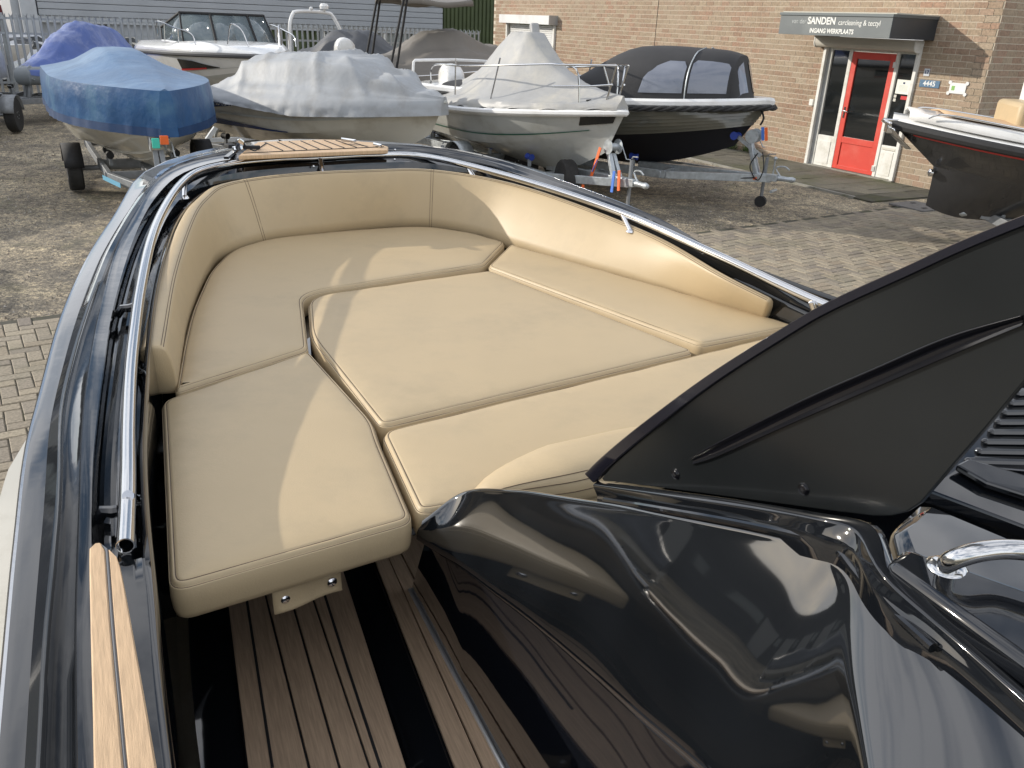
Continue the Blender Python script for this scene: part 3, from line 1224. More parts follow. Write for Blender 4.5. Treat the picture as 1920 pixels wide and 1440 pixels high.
def deckmesh(b, parent, mat, camber=.06, t0=0, t1=1, name='deck', drop=.0):
    g = G()
    ts = [t0 + (t1 - t0) * i / 20 for i in range(21)]
    rows = []
    for t in ts:
        h = b.hb(t)
        z = b.sheer(t)
        rows.append([Vector((b.X(t, z), h * s_, z + camber * (1 - s_ * s_) - drop)) for s_ in (-1, -.8, -.4, 0, .4, .8, 1)])
    g.grid(rows)
    return g.obj(name, mat, parent, solid=.03)


def covermesh(b, parent, mat, H, prof, skirt, t0=0, t1=1, over=.04, wr=.03, seed=0, nx=64, ny=41, name='cover', skmat=None, skz=None, hem=None,
              fold=(2.2, 7), scal=0, sw=.018, ease=True, diag=0):
    """H: table t->height of ridge above sheer; prof: table |s| -> share of the ridge height; skirt hangs below the sheer"""
    g = G()
    rows = []
    ts = [t0 + (t1 - t0) * (1 - (1 - i / (nx - 1)) ** 1.35) for i in range(nx)]
    for t in ts:
        hb = b.hb(t) + over
        z0 = b.sheer(t) + (skz(t) if skz else 0)
        h = lin(H, t, ease)
        row = []
        x0 = b.X(t, z0)
        n = 5
        dk = skirt(t) if callable(skirt) else skirt
        for side in (-1,):
            for k in range(n, 0, -1):
                sc = scal * abs(math.sin(x0 * 5.2)) * (k / n)
                row.append(Vector((x0, -hb - .02 - sw * (k / n) * (1 + noise.noise((x0 * 7, k * .35, seed)) + .6 * noise.noise((x0 * 19, k * .3, seed))), z0 - dk * k / n + sc)))
        for j in range(ny):
            s_ = -1 + 2 * j / (ny - 1)
            v = lin(prof, abs(s_), ease)
            zz = z0 + h * v + .02
            p = Vector((x0, s_ * hb, zz))
            kk = min(1, h * 2) * (1 - abs(s_) ** 6)
            sg = 1 if s_ > 0 else -1
            n1 = noise.noise((x0 * fold[1] * .45 + sg * abs(s_) * 1.3, s_ * .9, seed))
            n2 = noise.noise((x0 * fold[1] * 1.1 - sg * abs(s_) * 2.2, s_ * 1.6, seed + 7))
            p.z += wr * kk * (.75 * (1 - min(1, abs(n1) * 3.2)) + .45 * (1 - min(1, abs(n2) * 3.0)) + .5 * noise.noise((x0 * 1.1, s_ * 1.5, seed + 2)))
            if diag:
                ph = x0 * 5.6 - abs(s_) * 3.6 + 1.6 * noise.noise((x0 * .6, s_ * .7, seed + 9))
                am = max(.1, .6 + .9 * noise.noise((x0 * 1.1, s_ * .4, seed + 11)))
                p.z += diag * min(1, h * 2.5) * am * (1 - abs(math.sin(ph))) ** 2.2 * (1 - abs(s_) ** 8) * min(1, .12 + abs(s_) * 1.6)
            row.append(p)
        for k in range(1, n + 1):
            sc = scal * abs(math.sin(x0 * 5.2)) * (k / n)
            row.append(Vector((x0, hb + .02 + sw * (k / n) * (1 + noise.noise((x0 * 7, k * .35, seed + 3)) + .6 * noise.noise((x0 * 19, k * .3, seed + 3))), z0 - dk * k / n + sc)))
        rows.append(row)
    # bow nose: push out over the stem
    if skmat:
        g.grid([r[n:-n] for r in rows])
        gs = G()
        gs.grid([r[:n + 1] for r in rows])
        gs.grid([r[-n - 1:] for r in rows])
        gs.add(rows[-1][:n + 1] + rows[-1][-n - 1:], [tuple(range(2 * n + 2))])
        g.add(rows[-1][n:-n], [tuple(range(len(rows[-1]) - 2 * n))])
        gs.obj('skirt', skmat, parent, angle=50)
        gs = G()
        for sl_c in (slice(0, 2), slice(-2, None)):
            gs.grid([[p + Vector((0, .004 if p.y > 0 else -.004, 0)) for p in (r[sl_c][0].lerp(r[sl_c][1], .0), r[sl_c][1])] for r in rows])
        gs.obj('hem', bluedk, parent, angle=50)
    else:
        g.grid(rows)
        g.add(rows[-1], [tuple(range(len(rows[-1])))])
    g.add(rows[0], [tuple(range(len(rows[0])))])
    o = g.obj(name, mat, parent, angle=50)
    return o, rows


def stripe(b, parent, mat, k0, k1, t0, t1, name='stripe', bulge=.02, off=.018, sides=(1, -1), n=24, kf=None):
    out = None
    for s_ in sides:
        g = G()
        rows = []
        for k in (0, 1):
            r = []
            for i in range(n + 1):
                t = t0 + (t1 - t0) * i / n
                kk = (k0(t) if callable(k0) else k0) if k == 0 else (k1(t) if callable(k1) else k1)
                p = b.side(t, kk, bulge)
                p.y += off
                r.append(Vector((p.x, p.y * s_, p.z)))
            rows.append(r)
        g.grid(rows)
        out = g.obj(name, mat, parent, weld=False)
    return out


def rail(parent, pts, posts, r=.0125, mat=None, name='grab_rail'):
    g = G()
    g.tube(crv(pts, 8 * len(pts)), r, 8)
    o = g.obj(name, mat or steel, parent)
    for a, b_ in posts:
        g = G()
        g.tube([a, b_], r * .85, 8)
        g.obj('rail_post', mat or steel, o)
    return o


def wheel(parent, c, ax, r=.3, wd=.19, name='wheel'):
    c, ax = Vector(c), Vector(ax).normalized()
    g = G()
    h = wd / 2
    g.lathe(c, ax, [(r * .58, -h * .9), (r * .70, -h), (r * .92, -h), (r * .99, -h * .75), (r, -h * .3), (r * .985, 0), (r, h * .3), (r * .99, h * .75), (r * .92, h), (r * .70, h), (r * .58, h * .9)], 28)
    wh = g.obj(name, tyrem, parent)
    g = G()
    for s_ in (1,):
        g.lathe(c, ax, [(r * .6, h * .85 * s_), (r * .56, h * .9 * s_), (r * .50, h * .45 * s_), (r * .32, h * .35 * s_), (r * .28, h * .75 * s_), (r * .12, h * .8 * s_), (.01, h * .8 * s_)], 24)
    g.obj('rim', rimm, wh)
    g = G()
    for k in range(5):
        a = k * 1.2566
        q = ax.orthogonal().normalized()
        q2 = ax.cross(q)
        g.lathe(c + ax * h * .78 + (q * math.cos(a) + q2 * math.sin(a)) * r * .2, ax, [(.012, 0), (.012, .012), (.004, .014)], 6)
    g.obj('wheel_bolts', galv, wh)
    return wh


def trailer(name, label, loc, rz, L=5.6, Wd=1.9, bz=.45, xa=-.6, tongue=1.5, mat=None, wr_=.30, post=True, winch_x=None, mudg='steel', rollers=True, jz=0, coupz=.45, wz=1.05):
    mat = mat or galv
    t = thing(name, label, 'trailer', loc, rz)
    xf = L / 2
    for s_ in (1, -1):
        g = G()
        g.beam((-L / 2 + .2, s_ * .55, bz), (xf - tongue - .2, s_ * .5, bz), .06, .12)
        g.beam((xf - tongue - .2, s_ * .5, bz), (xf - .25, 0, coupz), .06, .11)
        g.obj('frame_beam', mat, t, bevel=.006)
    for x in (-L / 2 + .3, xa, xf - tongue - .3):
        g = G()
        g.beam((x, -.55, bz - .002), (x, .55, bz - .002), .07, .1)
        g.obj('cross_beam', mat, t, bevel=.006)
    g = G()
    g.beam((xf - tongue - .9, 0, bz + .02), (xf - .15, 0, coupz + .02), .10, .10)
    g.obj('drawbar', mat, t, bevel=.006)
    g = G()
    g.tube([(xa, -Wd / 2 + .1, wr_), (xa, Wd / 2 - .1, wr_)], .035, 8)
    g.obj('axle', mat, t)
    for s_ in (1, -1):
        wheel(t, (xa, s_ * Wd / 2, wr_), (0, s_, 0), wr_)
        g = G()
        rows = []
        for yy in (-.12, .12):
            rows.append([(xa + math.cos(a) * (wr_ + .05), s_ * Wd / 2 + yy, wr_ + math.sin(a) * (wr_ + .05)) for a in [R(10 + i * 16) for i in range(11)]])
        g.grid(rows)
        g.obj('mudguard', mat if mudg == 'steel' else blackrub, t, solid=.012)
    # coupling
    g = G()
    g.lathe((xf - .2, 0, coupz + .02), (1, 0, 0), [(.035, 0), (.04, .08), (.035, .2), (.045, .26), (.03, .30), (.005, .31)], 12)
    g.tube(crv([(xf - .12, 0, coupz + .05), (xf - .2, 0, coupz + .16), (xf - .08, 0, coupz + .19), (xf + .0, 0, coupz + .15)], 12), .012, 6)
    g.obj('coupling', galv, t)
    g = G()
    jx = xf - .38
    g.tube([(jx, .09, coupz + .28), (jx, .09, .14)], .026, 8)
    g.tube([(jx, .09, coupz + .30), (jx + .02, .09, coupz + .33), (jx + .12, .09, coupz + .34)], .009, 6)
    g.obj('jockey_tube', galvd, t)
    g = G()
    g.lathe((jx, .06, .085), (0, 1, 0), [(.03, 0), (.085, .0), (.085, .06), (.03, .06)], 14)
    g.obj('jockey_wheel', blackrub, t)
    if post:
        wx = winch_x if winch_x is not None else xf - .95
        g = G()
        g.beam((wx + .1, .05, coupz), (wx - .08, .03, wz - .1), .06, .06)
        g.beam((wx + .1, -.05, coupz), (wx - .08, -.03, wz - .1), .06, .06)
        g.obj('winch_post', mat, t, bevel=.004)
        g = G()
        g.lathe((wx - .05, -.09, wz), (0, 1, 0), [(.02, 0), (.10, 0), (.10, .01), (.05, .015), (.05, .165), (.10, .17), (.10, .18), (.02, .18)], 18)
        g.tube([(wx - .05, .1, wz), (wx - .05, .16, wz), (wx + .05, .17, wz - .16), (wx + .06, .24, wz - .17)], .009, 6)
        g.obj('winch', galv, t)
    if rollers:
        for x in (-L / 2 + .5, xa + .1, xf - tongue - .8):
            for s_ in (1, -1):
                g = G()
                g.beam((x, s_ * .42, bz + .05), (x, s_ * .42, bz + .17), .04, .04)
                g.obj('roller_bracket', mat, t)
                g = G()
                g.lathe((x - .06, s_ * .42, bz + .19), (1, 0, 0), [(.02, 0), (.05, .0), (.04, .06), (.05, .12), (.02, .12)], 12)
                g.obj('keel_roller', bluer if mat is galv else blackrub, t)
    return t


# ================================================= 1: blue covered boat, left, bow towards the camera
yw = R(-57)
p0 = (-5.40, 11.95, 0)
bt = thing('motor_boat', 'ivory motor boat under a faded blue tarpaulin with deep skirt, bow towards the camera', 'boat', p0, yw, 'boats stored in the yard')
b = Boat(4.3, 1.86, 1.05, 1.05, .42, .70, .84, .60, .42, 2.3, kp=.55)
hullmesh(b, bt, [ivory, navy], [(0, .85, 0), (.85, 1, 0)])
rubrail(b, bt, bluedk, .03)
stripe(b, bt, navy, lambda t: .80 - .0 * t, .97, .50, .72)
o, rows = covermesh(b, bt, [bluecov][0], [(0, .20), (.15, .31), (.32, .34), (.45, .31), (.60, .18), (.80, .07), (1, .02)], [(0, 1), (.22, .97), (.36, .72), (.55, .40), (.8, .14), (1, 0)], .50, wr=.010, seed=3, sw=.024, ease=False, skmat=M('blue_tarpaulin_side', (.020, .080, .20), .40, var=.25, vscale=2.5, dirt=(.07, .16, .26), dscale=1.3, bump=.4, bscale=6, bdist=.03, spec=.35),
                    skz=lambda t: .45, over=.05, fold=(2, 6))
for t in (.55, .72, .86):
    for s_ in (1, -1):
        p = b.side(t, .82, .02)
        g = G()
        g.lathe((p.x, s_ * (p.y + .0), p.z), (.3, s_, .1), [(.028, 0), (.03, .02), (.015, .035), (.005, .036)], 10)
        g.obj('cover_hook', steel, bt)
for s_ in (1, -1):
    for k in (.3, .6):
        g = G()
        g.tube(crv([b.bottom(t, k) * 1 + Vector((0, 0, -.01)) if s_ > 0 else Vector((b.bottom(t, k).x, -b.bottom(t, k).y, b.bottom(t, k).z - .01)) for t in (.1, .3, .5, .7, .85, .93)], 24), .016, 6)
        g.obj('spray_rail', ivory, bt)
g = G()
pz = b.side(1, .35)
g.lathe((pz.x - .02, 0, pz.z), (1, 0, 0), [(.03, 0), (.03, .06), (.012, .08), (.012, .11)], 10)
g.obj('bow_eye', steel, bt)
tr = trailer('boat_trailer', 'rusty grey trailer with blue labels under the blue covered boat', (-5.35, 11.85, 0), R(-60), 5.4, 1.72, .36, -.25, 1.6, galvd, .30, wz=.92, coupz=.34, winch_x=2.0, mudg='rubber')
g = G()
g.beam((.9, -.585, .36), (1.55, -.44, .36), .004, .06)
g.obj('blue_label', M('faded_blue_print', (.12, .35, .5), .6), tr)
g = G()
g.box((2.25, -.05, .95), (.05, .08, .11))
g.obj('green_tag', aqua, tr, bevel=.004)
g = G()
g.box((2.22, .05, .98), (.04, .09, .10))
g.obj('orange_tag', orange, tr, bevel=.004)

# ================================================= 2: grey inflatable with royal blue cover, behind it
yw = R(-104)
p0 = (-10.3, 20.4, 0)
bt = thing('inflatable_boat', 'grey inflatable boat under a shiny royal blue cover, behind the faded blue covered boat', 'boat', p0, R(-100), 'boats stored in the yard')
b = Boat(3.8, 1.75, 1.02, 1.02, .50, .70, .8, .6, .5, 2.4)
tubes = M('inflatable_grey', (.20, .22, .235), .45)
hullmesh(b, bt, [tubes], [(0, 1, 0)])
pts = []
for s_ in (1, -1):
    rr = [Vector((b.X(t, b.sheer(t)), s_ * (b.hb(t) - .1), b.sheer(t) - .08)) for t in [1 - (1 - i / 24) ** 1.5 for i in range(25)]]
    pts += rr if s_ > 0 else rr[::-1][1:]
g = G()
g.tube(pts, .19, 12)
g.obj('inflatable_tube', tubes, bt)
covermesh(b, bt, bluecov2, [(0, .3), (.25, .85), (.5, .95), (.62, .75), (.85, .22), (1, .02)], [(0, 1), (.2, .95), (.6, .42), (.95, .05), (1, 0)], .10, wr=.03, seed=9, over=.12, fold=(3, 9), skz=lambda t: .02, scal=.05)
tr = trailer('boat_trailer', 'trailer half hidden beneath the grey inflatable boat by the fence', p0, R(-100), 5.6, 1.8, .45, -.3, 1.5, galvd)

# ================================================= 3: white bowrider with open screen, on a stand
yw = R(-55)
p0 = (-6.38, 18.4, 0)
bt = thing('sports_boat', 'white sports boat with tinted windscreen and bow rails on a steel stand', 'boat', p0, yw, 'boats stored in the yard')
b = Boat(6.0, 2.35, 1.47, 1.66, .62, .98, .80, .85, .55, 2.6, sm=-.05, kp=.5, tr=.95)
DZ = -.33
shadew = M('white_gelcoat_clean', (.80, .80, .80), .14, coat=.5)
hullmesh(b, bt, [white, lgrey], [(0, .12, 1), (.12, 1, 0)], bot=1)
g = G()
pts = []
rubrail(b, bt, M('grey_rub_strip', (.06, .06, .062), .5), .045, -.01)
g = G()
rows = []
ts = [i / 24 for i in range(25)]
for t in ts:
    h = max(0, b.hb(t) - .02)
    z = b.sheer(t)
    hh = .22 * (1 - max(0, (t - .75) / .25) ** 2)
    rows.append([Vector((b.X(t, z) - (.0 if t < 1 else .02), s_ * h * k, z + hh * q)) for s_, k, q in ((-1, 1, 0), (-1, .93, .55), (-1, .82, .95), (-1, .5, 1.05), (0, 0, 1.1), (1, .5, 1.05), (1, .82, .95), (1, .93, .55), (1, 1, 0))])
g.grid(rows)
g.obj('deck', white, bt, solid=.02)
# windscreen in three panes with black frame
WX, WZ = .55, 1.98
scr = [(-.35, 1.02), (WX + .35, .92), (WX + .75, .40), (WX + .78, 0), (WX + .75, -.40), (WX + .35, -.92), (-.35, -1.02)]
basez = [b.sheer(.5) + .22] * 7
wsc = thing('windscreen', None, None, (0, 0, 0))
wsc.parent = bt
bot = [Vector((x, y, z - .02)) for (x, y), z in zip(scr, basez)]
topp = [Vector((x - .42, y * .90, z + .52)) for (x, y), z in zip(scr, basez)]
topp[0].z -= .30
topp[-1].z -= .30
for i in range(6):
    g = G()
    g.add([bot[i], bot[i + 1], topp[i + 1], topp[i]], [(0, 1, 2, 3)])
    g.obj('pane', tint, wsc, solid=.008)
g = G()
g.tube(topp, .028, 8)
g.obj('screen_top_frame', blackrub, wsc)
for i in range(7):
    if i == 3:
        continue
    g = G()
    g.tube([bot[i], topp[i]], .024 if i in (2, 4) else .018, 8)
    g.obj('screen_pillar', blackrub, wsc)
g = G()
g.tube(bot, .02, 6)
g.obj('screen_base', white, wsc)
# black recess with hull window and red line
stripe(b, bt, satin, lambda t: .40, lambda t: .80 - .8 * (t - .68) - 2.2 * max(0, t - .77), .68, .87, 'hull_window')
stripe(b, bt, redp, .385, .45, .68, .82, 'red_line', off=.026)
stripe(b, bt, lgrey, .36, .38, .05, .95, 'knuckle_line', off=.018)
for s_ in (1, -1):
    z0 = 2.0
    pr = [(1.9, s_ * .95, 2.12 + DZ), (1.75, s_ * .98, 2.30 + DZ), (1.0, s_ * 1.08, 2.38 + DZ), (.2, s_ * 1.13, 2.46 + DZ), (-.1, s_ * 1.14, 2.44 + DZ), (-.15, s_ * 1.14, 2.20 + DZ)]
    rail(bt, pr, [((.4, s_ * 1.12, 2.44 + DZ), (.4, s_ * 1.14, 2.12 + DZ)), ((1.2, s_ * 1.07, 2.36 + DZ), (1.2, s_ * 1.08, 2.12 + DZ))])
    pr = [(2.35, s_ * .50, 2.16 + DZ), (2.42, s_ * .46, 2.44 + DZ), (2.50, s_ * .42, 2.50 + DZ), (2.72, s_ * .34, 2.40 + DZ), (2.86, s_ * .28, 2.14 + DZ)]
    rail(bt, pr, [])
bow = b.side(1, .55)
g = G()
g.box((bow.x - .01, 0, 1.42), (.05, .34, .26), M3=Matrix.Rotation(R(18), 3, 'Y'))
g.obj('bow_badge_plate', lgrey, bt, bevel=.02)
g = G()
cc_ = [Vector((bow.x + .055, .11 * math.cos(a), 1.45 + .04 * math.sin(a))) for a in [k * math.pi / 10 for k in range(20)]]
g.tube(cc_, .007, 6, closed=True)
g.tube([(bow.x + .055, -.04, 1.425), (bow.x + .06, -.035, 1.475), (bow.x + .055, .035, 1.425), (bow.x + .06, .04, 1.475)], .007, 6)
g.obj('bow_emblem', blackrub, bt)
for t_, nm in ((.16, 'flexa'),):
    p = b.side(t_, .62, .02)
q1 = b.side(.12, .66, .02)
q2 = b.side(.26, .66, .02)
for s_ in (-1,):
    a1 = Vector((q1.x, q1.y * s_, q1.z))
    a2 = Vector((q2.x, q2.y * s_, q2.z))
    text('flexa', .13, 'lettering', blackrub, bt, (a1 + a2) / 2 + Vector((0, s_ * .02, 0)), (a2 - a1), (0, -s_ * .1, 1), .002, .002, world=False)
stand = thing('boat_stand', 'pale grey steel trestle stand carrying the white sports boat', 'boat stand', p0, yw)
for x in (1.6, -1.6):
    g = G()
    for s_ in (1, -1):
        g.beam((x, s_ * .25, .78), (x, s_ * .85, .06), .08, .08)
    g.beam((x, -.85, .05), (x, .85, .05), .08, .08)
    g.beam((x, -.3, .70), (x, .3, .70), .08, .09)
    g.obj('trestle', M('stand_paint', (.55, .58, .60), .5, var=.1), stand, bevel=.004)
    for s_ in (1, -1):
        g = G()
        g.beam((x, s_ * .55, .5), (x - .5, s_ * .55, .05), .05, .05)
        g.obj('brace', galv, stand)
g = G()
g.beam((-1.6, 0, .06), (1.6, 0, .06), .07, .07)
g.obj('foot_beam', galv, stand)

# ================================================= 4: silver covered boat, navy stripe with numbers
yw = R(-32)
p0 = (-3.0, 13.4, 0)
bt = thing('motor_boat', 'white motor boat under a wrinkled silver cover with navy side stripe and registration', 'boat', p0, yw, 'boats stored in the yard')
b = Boat(4.45, 1.85, 1.14, 1.34, .42, .74, .84, .5, .40, 2.1, kp=.5)
hullmesh(b, bt, [ivory, navy, lgrey], [(0, .97, 0), (.97, 1, 0)], bot=0)
stripe(b, bt, navy, lambda t: .55 + .45 * (t / .42) ** 1.3, .985, .02, .42, 'side_stripe')
stripe(b, bt, lgrey, .42, .50, .02, .99, 'moulded_line')
stripe(b, bt, navy, .0, lambda t: max(.01, .28 - .5 * t), .0, .5, 'boot_stripe')
rubrail(b, bt, lgrey, .03)
for s_ in (-1,):
    a1, a2 = b.side(.10, .84, .02), b.side(.30, .84, .02)
    a1.y *= s_
    a2.y *= s_
    text("40-33-11", .12, 'registration', white, bt, (a1 + a2) / 2 + Vector((0, s_ * .022, 0)), a2 - a1, (0, -s_ * .12, 1), .002, .003, world=False)
covermesh(b, bt, silvcov, [(0, .08), (.08, .18), (.16, .32), (.27, .62), (.5, .66), (.66, .58), (.80, .34), (.93, .13), (1, .05)], [(0, 1), (.45, .98), (.62, .86), (.84, .30), (.95, .10), (1, .0)], lambda t: .02 + .16 * min(1, (t / .55) ** 1.5), wr=.006, seed=21, sw=.03, diag=.12,
          over=.05, fold=(2.6, 5), nx=110, ny=61)
tr = trailer('boat_trailer', 'trailer almost hidden under the silver covered boat', p0, yw, 5.0, 1.8, .30, -.5, .9, galvd, .28, post=False)

# ================================================= 5: white cabin boat under grey cover, green stripe
yw = R(-58)
p0 = (.05, 13.6, 0)
bt = thing('cabin_boat', 'white fishing boat with green stripe under a tall grey tent cover and bow rails', 'boat', p0, yw, 'boats stored in the yard')
b = Boat(4.9, 2.0, 1.08, 1.36, .36, .66, .80, .62, .40, 2.2, kp=.45)
KX, KZ = .875, -.10
hullmesh(b, bt, [lgrey, white], [(0, .86, 0), (.86, 1, 1)])
rubrail(b, bt, white, .045, 0, .02, 'gunwale')
stripe(b, bt, green, lambda t: .30 - .06 * t, lambda t: .345 - .07 * t, .0, .93, 'green_stripe')
stripe(b, bt, satin, lambda t: .50, .84, .90, .985, 'anchor_guard')
deckmesh(b, bt, white, .05)
covermesh(b, bt, greycov, [(0, .20), (.14, .28), (.26, .48), (.36, .80), (.44, 1.0), (.54, .98), (.60, .74), (.68, .47), (.78, .28), (.88, .17), (.975, .10)], [(0, 1), (.16, .99), (.26, .82), (.42, .52), (.62, .27), (.82, .10), (1, .03)], .13, t1=.975, wr=.012, ease=False, seed=33,
          over=-.02, scal=.09, skz=lambda t: .10, nx=90)
g = G()
g.beam((.0, .12, 2.05), (-.12, .13, 2.40), .14, .10)
g.obj('covered_lamp_post', greycov, bt, bevel=.03)
for s_ in (1, -1):
    pts = [Vector((b.X(t, 1.4) - (.0 if t < .99 else 0), s_ * (max(.02, b.hb(t)) - .10 * (t < .97)), z)) for t, z in ((.16, 1.52 + KZ), (.18, 1.80 + KZ), (.40, 1.86 + KZ), (.60, 1.93 + KZ), (.78, 2.00 + KZ), (.83, 2.00 + KZ), (.86, 1.92 + KZ), (.87, 1.50 + KZ))]
    rail(bt, pts, [(Vector((b.X(t, 1.4), s_ * (b.hb(t) - .1), z)), Vector((b.X(t - dx, 1.4), s_ * (b.hb(t - dx) - .1), 1.42 + KZ))) for t, z, dx in ((.35, 1.85, 0), (.60, 1.93, .04))], .014)
    pts = [Vector((b.X(t, 1.4), s_ * (max(.0, b.hb(t)) - .06), z)) for t, z in ((.80, 1.72 + KZ), (.90, 1.76 + KZ), (.955, 1.80 + KZ))]
    g = G()
    g.tube(pts, .012, 8)
    p = pts[-1]
    g.tube([(p.x + .05, p.y, 2.04 + KZ), (p.x - .15, p.y, 1.46 + KZ)], .014, 8)
    g.tube([(p.x - .12, p.y + .08 * s_, 2.02 + KZ), (p.x - .05, p.y, 1.75 + KZ)], .012, 8)
    g.tube([(pts[0].x, pts[0].y, 2.0 + KZ), (p.x + .05, p.y, 2.04 + KZ)], .013, 8)
    g.obj('pulpit', steel, bt)
g = G()
g.tube(crv([(1.9, -.25, 1.46), (2.0, 0, 1.50), (2.12, -.1, 1.46), (2.05, .2, 1.48), (1.9, .1, 1.46)], 30), .02, 6)
g.obj('mooring_line', rope, bt)
ob = thing('outboard_motor', 'white outboard motor inside a tubular guard at the stern of the grey covered cabin boat', 'outboard motor', p0, yw)


def outboard(root, x, z, mat, k=1.0, y=0):
    g = G()
    pr = [(0, .30), (-.06, .40), (-.20, .50), (-.38, .50), (-.50, .40), (-.54, .18), (-.46, 0), (-.06, 0)]
    rows = []
    for s_, q in ((-1, .8), (-.85, .95), (0, 1.0), (.85, .95), (1, .8)):
        rows.append([(x + (a + .27) * q * k - .27 * k, y + s_ * .19 * k, z + c_ * q * k) for a, c_ in pr])
    g.grid([r + [r[0]] for r in rows])
    g.add(rows[0], [tuple(range(8))])
    g.add(rows[-1], [tuple(range(8))])
    o = g.obj('engine_cowl', mat, root, sub=1)
    g = G()
    g.beam((x - .2 * k, y, z + .03), (x - .26 * k, y, z - .75 * k), .12 * k, .16 * k)
    g.beam((x - .1 * k, y, z - .80 * k), (x - .5 * k, y, z - .80 * k), .07, .08)
    g.obj('engine_leg', mat, root, bevel=.02)
    g = G()
    for a in range(3):
        g.box((x - .52 * k, y + .09 * math.cos(a * 2.1), z - .80 * k + .09 * math.sin(a * 2.1)), (.02, .12, .05), M3=Matrix.Rotation(a * 2.1, 3, 'X'))
    g.obj('propeller', steel, root)


outboard(ob, -2.35, 1.22, white, .95)
g = G()
for s_ in (1, -1):
    g.tube(crv([(-2.5, s_ * .8, 1.10), (-2.52, s_ * .78, 1.68), (-2.5, s_ * .7, 1.73), (-2.5, 0, 1.75)], 20), .025, 8)
g.obj('guard_frame', white, bt)
tr = trailer('boat_trailer', 'galvanised trailer with orange straps and wide tyre under the grey covered cabin boat', p0, yw, 5.9, 1.85, .38, -.5, 1.35, galv, .30, wz=.90, winch_x=2.3, coupz=.48)
wheel(tr, (1.62, -.30, .36), (-.25, -1, 0), .29, .19, 'spare_wheel')
for (a_, c_, m_) in (((2.15, -.14, .88), (2.05, -.2, .42), orange), ((2.12, -.15, .72), (2.08, -.20, .55), bluestrap), ((2.5, -.14, .62), (2.52, -.17, .34), bluestrap), ((2.58, -.12, .64), (2.64, -.15, .38), orange), ((2.1, -.35, .38), (2.1, -.36, .02), orange)):
    g = G()
    g.beam(a_, c_, .05, .012)
    g.obj('tie_strap', m_, tr)
g = G()
g.lathe((2.35, -.45, .02), (0, 0, 1), [(.02, 0), (.05, .02), (.055, .1), (.02, .14)], 12)
g.obj('marker_lamp', redlamp, tr)

# ================================================= 6: dark clinker sloop with hood
yw = R(-38)
p0 = (1.78, 15.4, 0)
yw = R(-32)
p0 = (1.02, 14.2, 0)
bt = thing('clinker_sloop', 'dark green black clinker sloop with white deck, rope fender and black canvas hood', 'boat', p0, yw, 'boats stored in the yard')
b = Boat(6.0, 2.2, 1.36, 1.50, .40, .76, .62, .75, .58, 2.8, kp=.40, sm=.04, cr=.5)
clink = M('grey_black_topside', (.125, .122, .10), .16, coat=.5, var=.08)
hullmesh(b, bt, [M('black_antifouling', (.008, .008, .012), .55), clink], [(0, .1, 0), (.1, 1, 1)], bulge=.05)
ns = 8
for s_ in (1, -1):
    for k in range(ns):
        g = G()
        k0, k1 = .08 + .90 * k / ns, .08 + .90 * (k + 1) / ns + .01
        rows = []
        for kk, off in ((k0, .0), (k0, .05), (k1, .003)):
            rr = []
            for i in range(31):
                t = 1 - (1 - i / 30) ** 1.3
                p = b.side(t, kk, .05)
                p.y += off * min(1, b.hb(t) * 4)
                p.x += off * .4 * t
                p.y *= s_
                rr.append(p)
            rows.append(rr)
        g.grid(rows)
        g.obj('strake', clink, bt, angle=30)
deckmesh(b, bt, white, .05)
rubrail(b, bt, white, .065, .0, -.03, 'gunwale')
# rope fender
pts = []
ts = [(1 - (1 - i / 60) ** 1.4) for i in range(61)]
for s_ in (1, -1):
    rr = [Vector((b.X(t, b.sheer(t)) + (.05 if t > .98 else 0), s_ * (b.hb(t) + .045), b.sheer(t) - .075)) for t in ts]
    pts += rr if s_ == 1 else rr[::-1][1:]
pts = resample(pts, 420)
g = G()
for ph in (0, 2.09, 4.19):
    q = []
    for i, p in enumerate(pts):
        a_ = pts[max(0, i - 1)]
        c_ = pts[min(len(pts) - 1, i + 1)]
        tg = (c_ - a_).normalized()
        sd = tg.cross(Vector((0, 0, 1))).normalized()
        w_ = i * .42 + ph
        q.append(p + sd * math.cos(w_) * .022 + Vector((0, 0, 1)) * math.sin(w_) * .022)
    g.tube(q, .022, 5)
g.obj('rope_fender', rope, bt, angle=180)
g = G()
for s_ in (1, -1):
    pass
# hood: a ribbed canvas tent, high at the front screen
hood = thing('canvas_hood', None, None, (0, 0, 0))
hood.parent = bt
HT = [(-2.3, .10, .8), (-.4, .16, .9), (.05, .28, .94), (.45, .50, .98), (.85, .70, 1.0), (1.2, .75, 1.0), (1.8, .72, .98), (2.25, .68, .95), (2.50, .61, .9)]


def hoodsec(x, h, wk, n=24, off=0):
    t = (x + 3.0) / 6.0
    hb = (b.hb(t) - .10) * wk ** .3
    z0 = b.sheer(t) + .02
    r_out = []
    for i in range(n + 1):
        a = math.pi * i / n
        cx, sx_ = math.cos(a), math.sin(a)
        yy = hb * (abs(cx) ** .55) * (1 if cx > 0 else -1)
        zz = z0 + h * (sx_ ** .62)
        yy *= 1 - .18 * (sx_ ** 2)
        r_out.append(Vector((x, yy * (1 + off), zz + off)))
    return r_out


hx = crv([(a, c_, d) for a, c_, d in HT], 34)
rows = [hoodsec(v.x, v.y, v.z) for v in hx]
g = G()
g.grid(rows)
g.obj('canvas', hoodm, hood, angle=60)
